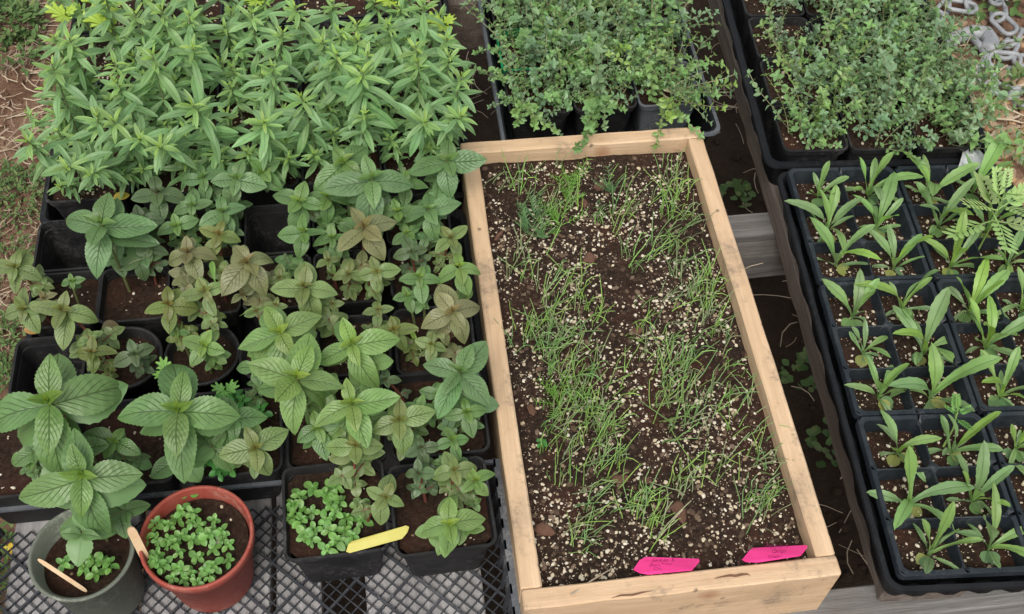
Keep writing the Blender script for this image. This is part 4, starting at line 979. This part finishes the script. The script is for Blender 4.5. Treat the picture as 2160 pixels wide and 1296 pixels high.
# ================================================================== AROUND THE BENCH
# withered leaves and odd greens
def oneleaf(px,py,z,L,az,el,mesh_,col,label,name='fallen_leaf',cat='leaf'):
    o=link(name,mesh_,None,mat=lm(at(px,py,z),az,el,L),color=col); tag(o,label,cat)
oneleaf(238,420,.10,.020,-1.2,.1,MINTR[0],(.55,.42,.08),'yellowed mint leaf under the front savory plants','withered_leaf')
oneleaf(70,600,.09,.018,.3,.1,MINTR[0],(.55,.36,.18),'withered tan leaf beside the left border mints','withered_leaf')
oneleaf(50,695,.09,.017,-1.7,.1,MINTR[1],(.5,.28,.1),'withered orange leaf under the lower border mint','withered_leaf')
oneleaf(215,690,.088,.018,-1.3,.1,MINTR[1],(.22,.17,.09),'brownish drying leaf above the leftmost round pot','withered_leaf')
oneleaf(888,742,.10,.026,.4,.5,STRL[2],(.26,.42,.06),'single yellow-green grass blade in the pot left of the box','grass_blade','grass blade')
oneleaf(505,668,.095,.022,-1.1,.2,STRL[2],(.2,.33,.09),'pale grass blade above the round pots','grass_blade','grass blade')
oneleaf(455,600,.13,.03,.2,.3,STRL[0],(.2,.36,.09),'thin pale grass blade through the olive mint above the middle round pot','grass_blade','grass blade')
def lobed(px,py,z,S,az,tint,label,name='lobed_leaf_weed',el=.3):
    V=[];F=[];n=26
    t=thing(name,label,'weed',at(px,py,z))
    V=[(0,0,0)]
    for i in range(n+1):
        a=-2.4+4.8*i/n; r=(1 if i%4<2 else .62)*(.6+.4*math.cos(a*.6)); V.append((math.sin(a)*r*.5,.35+math.cos(a)*r*.6,.05*math.sin(i*2)))
    F=[(0,i,i+1) for i in range(1,n+1)]
    me=mesh('leaf',V,F,SMALL,True,[(.5+v[0],.5) for v in V])
    for k in range(3): link('leaf',me,t,mat=lm(Vector((0,0,.002*k)),az+k*2.1,el,S*(1-.15*k)),color=tint)
lobed(350,785,.13,.018,.3,(.16,.34,.06),'light green lobed weed leaf above the large veined mint')
lobed(475,828,.12,.018,-1,(.14,.33,.06),'small lobed weed leaf right of the large veined mint')
for px,py,S,lb in ((235,15,.045,'yellow-green lettuce leaves behind the savory at the top left'),(138,35,.03,'yellow leaf at the left edge of the savory at the top'),(540,2,.03,'yellow-green leaf among savory at the top edge'),(935,55,.03,'yellow-green leaf at the right back corner of the savory'),(820,3,.03,'yellow-green leaves behind the savory near the top edge'),(225,55,.035,'yellowing lettuce leaf below the top edge')):
    lobed(px,py,.14,S,1.0,(.3,.44,.05),lb,'lettuce_plant')
# feathery marigold-like plant at the right
def ferny(px,py,z,S,label,n,tint,seed,zb=.085):
    rg=random.Random(seed); p=at(px,py,z); b=at(px,py,zb); b=Vector((p.x-.01,p.y-.02,zb)); t=thing('feathery_plant',label,'plant',b)
    mb=MB(); mb.tube([(0,0,0),(p-b)*.5+Vector((.003,0,0)),p-b],.0012,5,.0008,False); link('stem',mb.mesh('stem',STEM),t,color=(.2,.3,.08))
    lv=MB()
    def leafl(o,d,l,w):
        s=d.cross(Vector((0,0,1))).normalized(); u=Vector((0,0,1))
        lv.add([o,o+d*l*.4+s*w,o+d*l*.45+u*w*.2,o+d*l*.4-s*w,o+d*l*.78+s*w*.8,o+d*l*.78-s*w*.8,o+d*l],[(0,2,1),(0,3,2),(1,2,4),(2,5,4),(2,3,5),(4,5,6)])
    L=MB(); lv=L
    for i in range(6):
        f=.3+.14*i
        for s in (-1,1):
            leafl(Vector((0,f,-.1*f*f)),Vector((s*.8,.7,.05)).normalized(),.36*(1-.45*abs(f-.5)),.060)
    leafl(Vector((0,.98,-.1)),Vector((0,1,-.05)),.25,.05); lv.tube([(0,0,0),(0,.5,-.02),(0,1,-.1)],.02,3,.01,False)
    me=L.mesh('leaf',SMALL)
    for k in range(n):
        nd=(p-b)*(1-.09*(k//2)); az=k*PI+(PI/2 if (k//2)%2 else 0)+rg.uniform(-.4,.4)
        link('leaf',me,t,mat=lm(nd,az,rad(55-11*(k//2)+rg.uniform(-8,8)),S*rg.uniform(.7,1)*(.55+.12*(k//2)),rg.uniform(-.3,.3)),color=jit(tint,rg,.15))
ferny(2118,410,.16,.055,'pale yellow-green feathery-leaved plant at the right border beside the gravel',12,(.30,.44,.15),3)
ferny(2020,868,.12,.030,'feathery-leaved seedling among the strap leaves of the front left six-cell pack',6,(.16,.34,.08),5)
# chain on the ground
def linkmesh():
    Rr=.0038; a,b=.0135,.0112; pts=[]
    for i in range(32):
        th=2*PI*i/32; x=b*math.cos(th); y=b*math.sin(th); y+=a*(1 if math.sin(th)>=0 else -1); pts.append(Vector((x,y,0)))
    V=[];F=[];n=10
    for i,p in enumerate(pts):
        d=(pts[(i+1)%32]-pts[i-1]).normalized(); s=d.cross(Vector((0,0,1)))
        for k in range(n): V.append(p+s*Rr*math.cos(2*PI*k/n)+Vector((0,0,1))*Rr*math.sin(2*PI*k/n))
    for i in range(32):
        for k in range(n): F.append((i*n+k,i*n+(k+1)%n,((i+1)%32)*n+(k+1)%n,((i+1)%32)*n+k))
    return mesh('link',V,F,CHAINM,True)
LK=linkmesh()
def chain(path,label,S=1.25,seed=0):
    rg=random.Random(seed); P=[at(px,py,GZ+.016) for px,py in path]; t=thing('chain',label,'chain',P[0],group='galvanised chain lengths')
    seg=[(P[i+1]-P[i]).length for i in range(len(P)-1)]; tot=sum(seg); pitch=.0375*S*.92; n=int(tot/pitch); 
    def pt(s):
        for i,l in enumerate(seg):
            if s<=l: return P[i].lerp(P[i+1],s/l)
            s-=l
        return P[-1]
    for k in range(n+1):
        s=min(tot,k*pitch); p=pt(s); d=(pt(min(tot,s+.01))-pt(max(0,s-.01))).normalized(); yaw=math.atan2(-d.x,d.y)+rg.uniform(-.15,.15)
        m=Matrix.Translation(p-P[0]+Vector((0,0,.004*(k%2))))@Matrix.Rotation(yaw,4,'Z')@Matrix.Rotation(rad(10 if k%2 else 52)+rg.uniform(-.2,.2),4,'Y')@Matrix.Scale(S*.93,4)
        link('link',LK,t,mat=m)
chain([(1962,75),(1972,35),(2000,12),(2040,20),(2040,-10),(2010,-40)],'grey steel chain loop lying on the earth at the top edge, left of the others',seed=2)
chain([(2118,-30),(2104,5),(2108,48),(2140,72),(2128,105),(2105,125),(2150,132),(2190,128)],'heaped grey steel chain at the top right corner on the gravel',seed=3)
chain([(2080,165),(2095,188),(2130,200),(2190,215)],'lower grey steel chain piece above the dead stalks at right',seed=4)
def hook():
    pts=[at(x,y,GZ+.02) for x,y in ((1985,165),(1992,110),(2015,80),(2050,68),(2080,72),(2090,90),(2085,110))]
    sm=[]
    for i in range(len(pts)-1):
        for k in range(4): sm.append(pts[i].lerp(pts[i+1],k/4))
    sm.append(pts[-1]); mb=MB(); p0=sm[0].copy(); V=[];F=[];n=10
    mb.tube([p-p0 for p in sm],.010,10,.017); tag(link('steel_hook',mb.mesh('steel_hook',CHAINM,True),None,p0),'large smooth grey steel hook beside the chain on the gravel','hook')
    pts=[at(x,y,GZ+.018) for x,y in ((2050,80),(2068,98),(2080,118),(2072,140),(2045,146))]; p0=pts[0].copy(); mb=MB(); mb.tube([p-p0 for p in pts],.007,10,.007)
    tag(link('steel_rod',mb.mesh('steel_rod',CHAINM,True),None,p0),'thin curved grey steel rod under the hook','rod')
hook()
# pebbles
def gz(x,y): return GZ+.012*nz(x,y,0,3)+.006*nz(x,y,1,11)+.003*nz(x,y,2,31)
def sph(seed):
    rg=random.Random(seed); V=[];F=[];R,n=7,12
    for i in range(R+1):
        th=PI*i/R
        for k in range(n):
            a=2*PI*k/n; v=Vector((math.sin(th)*math.cos(a),math.sin(th)*math.sin(a),math.cos(th))); s=1+.22*noise.noise(v*1.1+Vector((seed,0,0))); V.append((v.x*s,v.y*s*.8,v.z*s*.6))
    for i in range(R):
        for k in range(n): F.append((i*n+k,(i+1)*n+k,(i+1)*n+(k+1)%n,i*n+(k+1)%n))
    return V,F
SP=[sph(k) for k in range(6)]; rg=random.Random(21); mb=MB(); c=0
while c<900:
    px,py=rg.uniform(1930,2260),rg.uniform(60,560); 
    dens=.9 if py>210 else .25
    if rg.random()>dens: continue
    p=at(px,py,GZ); V,F=SP[rg.randrange(6)]; s=rg.choice([.004,.006,.008,.009,.012]); m=Matrix.Translation((p.x,p.y,gz(p.x,p.y)+s*.25))@Matrix.Rotation(rg.uniform(0,6),4,'Z')@Matrix.Scale(s,4)
    mb.add([m@Vector(v) for v in V],F); c+=1
tag(link('gravel',mb.mesh('gravel',PEB,True)),'tan pebbles and gravel on the ground at the right edge','gravel',kind='stuff')
PB=[mesh('pebble',V,F,PEB,True) for V,F in SP]
for px,py,s,lb in ((2030,50,.011,'orange pebble above the steel hook'),(2012,62,.010,'tan pebble left of the steel hook beside the orange one'),(2102,308,.018,'large orange-tan stone below the dead stalks at right'),(2130,283,.013,'brown stone right of the grey bark piece'),(2125,180,.016,'cream stone between the lower chain and the heap'),(2095,205,.012,'small pale stone under the lower chain'),(2120,330,.014,'tan stone under the large orange one'),(2150,300,.012,'reddish stone near the right border'),(2068,272,.010,'grey-brown pebble left of the grey bark piece'),(2115,160,.012,'pale stone between the two chain lengths')):
    p=at(px,py,GZ); o=link('pebble',PB[px%6]); o.matrix_local=Matrix.Translation((p.x,p.y,gz(p.x,p.y)+s*.3))@Matrix.Rotation(px,4,'Z')@Matrix.Scale(s,4); tag(o,lb,'stone','larger stones on the gravel')
# bark and sticks on the ground at right
chip(2092,292,.022,.007,1.0,'long grey piece of bark on the gravel below the five-leaved weed',GZ+.016,STRAW,'bark_piece','bark piece')
for a,b,r,lb in (((2020,222),(2090,212),.005,'thick pale dead stalk behind the five-leaved weed'),((2085,218),(2160,245),.0035,'dead stalk reaching the right border above the gravel'),((2100,250),(2165,262),.003,'thin dead stalk near the right border'),((2100,155),(2125,138),.003,'pale straw crossing the cream stones'),((2060,215),(2040,190),.003,'short pale straw at the root of the thyme spray')):
    straw((*a,GZ+.014),(*b,GZ+.014),lb,r,'dead_stalk')
# straw litter
def litter(name,label,regs,n,seed,Lr=(.015,.06),mat=STRAW,wr=(.001,.0028)):
    rg=random.Random(seed); mb=MB()
    for k in range(n):
        x0,y0,x1,y1=rg.choice(regs); p=at(rg.uniform(x0,x1),rg.uniform(y0,y1),GZ); z=gz(p.x,p.y)+rg.uniform(.002,.010); L=rg.uniform(*Lr); a=rg.uniform(0,PI); w_=rg.uniform(*wr)
        m=Matrix.Translation((p.x,p.y,z))@Matrix.Rotation(a,4,'Z')@Matrix.Rotation(rg.uniform(-.15,.15),4,'Y')@Matrix.Rotation(rg.uniform(-.6,.6),4,'X')
        bd=rg.uniform(-.25,.25)*L; V=[]
        for i in range(4):
            t=i/3; x=L*(t-.5); y=bd*4*(t-.5)**2; V+=[m@Vector((x,y-w_/2,0)),m@Vector((x,y+w_/2,0)),m@Vector((x,y,w_*.45))]
        F=[]
        for i in range(3):
            a_=3*i
            for q in range(3): F.append((a_+q,a_+(q+1)%3,a_+3+(q+1)%3,a_+3+q))
        mb.add(V,F)
    tag(link(name,mb.mesh(name,mat)),label,'straw',kind='stuff')
litter('straw_litter','dry straw scattered over the earth at the left edge',[(-60,-40,150,330),(0,0,120,160),(-40,200,110,480),(-40,440,90,800)],420,4)
litter('straw_litter','dry straw and dead leaves among the gravel at the right edge',[(1950,60,2220,330),(2020,180,2220,300)],150,5,(.015,.05),wr=(.002,.006))
litter('straw_litter','dull dead grass on the shaded ground between box and flats',[(1470,280,1720,700),(1500,0,1620,300),(1600,600,1830,1240),(960,0,1060,280)],90,6,(.02,.07),wr=(.0008,.002))
# clods
rg=random.Random(8); mb=MB()
for k in range(1500):
    x0,y0,x1,y1=rg.choice([(-60,-40,140,480),(-60,400,110,800),(1930,0,2200,150),(1480,200,1850,1250)]); p=at(rg.uniform(x0,x1),rg.uniform(y0,y1),GZ); s=.0015+.008*rg.random()**3; grain(mb,p.x,p.y,gz(p.x,p.y)+s*.3,s,rg)
tag(link('earth_clods',mb.mesh('earth_clods',bpy.data.materials['bare_earth'])),'small crumbs of reddish earth on the ground','earth',kind='stuff')
# weeds
def weed(px,py,R,n,label,seed,mat=WEED,h=.03,l=(.006,.014),w=.35,name='weed_plant',cat='weed',z=GZ):
    rg=random.Random(seed); mb=MB(); p=at(px,py,z); p.z=gz(p.x,p.y) if z==GZ else z
    for k in range(n):
        a=rg.uniform(0,6.3); r=R*math.sqrt(rg.random()); L=rg.uniform(*l); m=Matrix.Translation((r*math.cos(a),r*math.sin(a),rg.uniform(.002,h)))@Matrix.Rotation(a-PI/2+rg.gauss(0,.8),4,'Z')@Matrix.Rotation(rg.uniform(-.3,1.0),4,'X'); W_=w*L
        mb.add([m@Vector(v) for v in [(0,0,0),(-W_*.6,L*.4,.1*L),(0,L*.5,0),(W_*.6,L*.4,.1*L),(-W_*.4,L*.8,.05*L),(W_*.4,L*.8,.05*L),(0,L,0)]],[(0,2,1),(0,3,2),(1,2,4),(2,3,5),(2,5,6,4)])
    o=link(name,mb.mesh(name,mat),None,p); tag(o,label,cat)
weed(25,55,.055,260,'leafy green weed on the earth at the top left corner',1,l=(.012,.024),w=.4)
weed(45,120,.045,90,'sparse weed below the top left corner weed',2,l=(.012,.022),w=.35)
weed(50,425,.06,520,'fine-leaved weed patch left of the savory tray corner',3,l=(.006,.012))
weed(0,400,.04,200,'bright fine-leaved weed at the left border',4,l=(.006,.012))
weed(20,560,.05,260,'low brownish green weed beside the border mint',5,l=(.005,.010))
weed(10,740,.06,420,'low weed patch left of the empty pot above the large mint',6,l=(.006,.012))
weed(5,830,.05,300,'low weed patch at the left border beside the large mint',7,l=(.006,.012))
weed(30,1190,.05,200,'weed with yellow flowers seen below the mesh tray',8,l=(.01,.018))
weed(30,1270,.05,120,'grassy weed under the left end of the mesh tray',9,l=(.02,.04),w=.1)
weed(2145,340,.035,90,'bright narrow-leaved grass tuft on the gravel at the right border',10,l=(.012,.028),w=.12,h=.02,mat=SMALL); bpy.data.objects[-1] if False else None
weed(2100,20,.035,30,'broad-leaved dull weed between the chains',11,l=(.02,.035),w=.45,h=.04)
weed(2150,205,.04,40,'dull leafy weed by the lower chain at the right border',12,l=(.016,.028),w=.45,h=.03)
for px,py,lb,s in ((1690,800,'clover patch in the shade between the box and the flats',1),(1745,960,'lower clover patch in the shade beside the flats',2),(1545,425,'clover patch in the shade near the joist',3),(1555,20,'dull clover at the top between the thyme trays',4)):
    weed(px,py,.03,34,lb,30+s,l=(.010,.016),w=.8,h=.035,name='clover_plant',cat='clover')
for o in bpy.data.objects:
    if o.name.startswith('weed_plant') and o.get('label','').startswith('bright narrow'): o.color=(.15,.28,.045,1)
t=thing('yellow_flower','small yellow flowers under the mesh tray','flower',at(28,1165,GZ+.03),group=None)
for k,(dx,dy) in enumerate(((0,0),(.018,-.012),(-.004,.004),(.012,.01))):
    for q in range(5): link('petal',RNDL[0],t,mat=lm(Vector((dx,dy,0)),q*1.256,.3,.010)).data
for o in t.children: o.color=(.7,.5,.04,1)
# five-leaved weed
t=thing('five_leaved_weed','green weed with five pointed leaves on the gravel right of the thyme','weed',at(2078,245,GZ+.01))
for az,l in ((.1,.050),(1.45,.036),(2.7,.034),(-2.6,.036),(-1.2,.034)): link('leaf',SAVL[2],t,mat=lm(Vector((0,0,.03)),az,.25,l,0,1.5),color=(.17,.3,.09))
mb=MB(); mb.tube([(0,0,-.01),(0,0,.03)],.0015,5); link('stem',mb.mesh('stem',STEM),t,color=(.15,.25,.08))
# torn white plastic
def torn():
    V=[];F=[];n=8; P=[at(2022,352,.104),at(2032,312,.100),at(2064,315,.10),at(2100,354,.104)]; c=P[0].copy()
    for j in range(n+1):
        for i in range(n+1):
            u,v=i/n,j/n; p=P[0].lerp(P[3],u).lerp(P[1].lerp(P[2],u),v); p=p+Vector((0,.002*math.sin(u*19),.004*math.sin(u*22+v*2))); V.append(p-c)
    for j in range(n):
        for i in range(n): a=j*(n+1)+i; F.append((a,a+1,a+n+2,a+n+1))
    for j in range(n+1): pass
    m=len(V); V+= [v-Vector((0,0,.0012)) for v in V]; F+=[tuple(m+k for k in f[::-1]) for f in F]
    tag(link('torn_plastic',mesh('torn_plastic',V,F,PAPER),None,c),'crumpled torn white plastic piece between the two right trays','plastic piece')
torn()
bpy.context.view_layer.update()
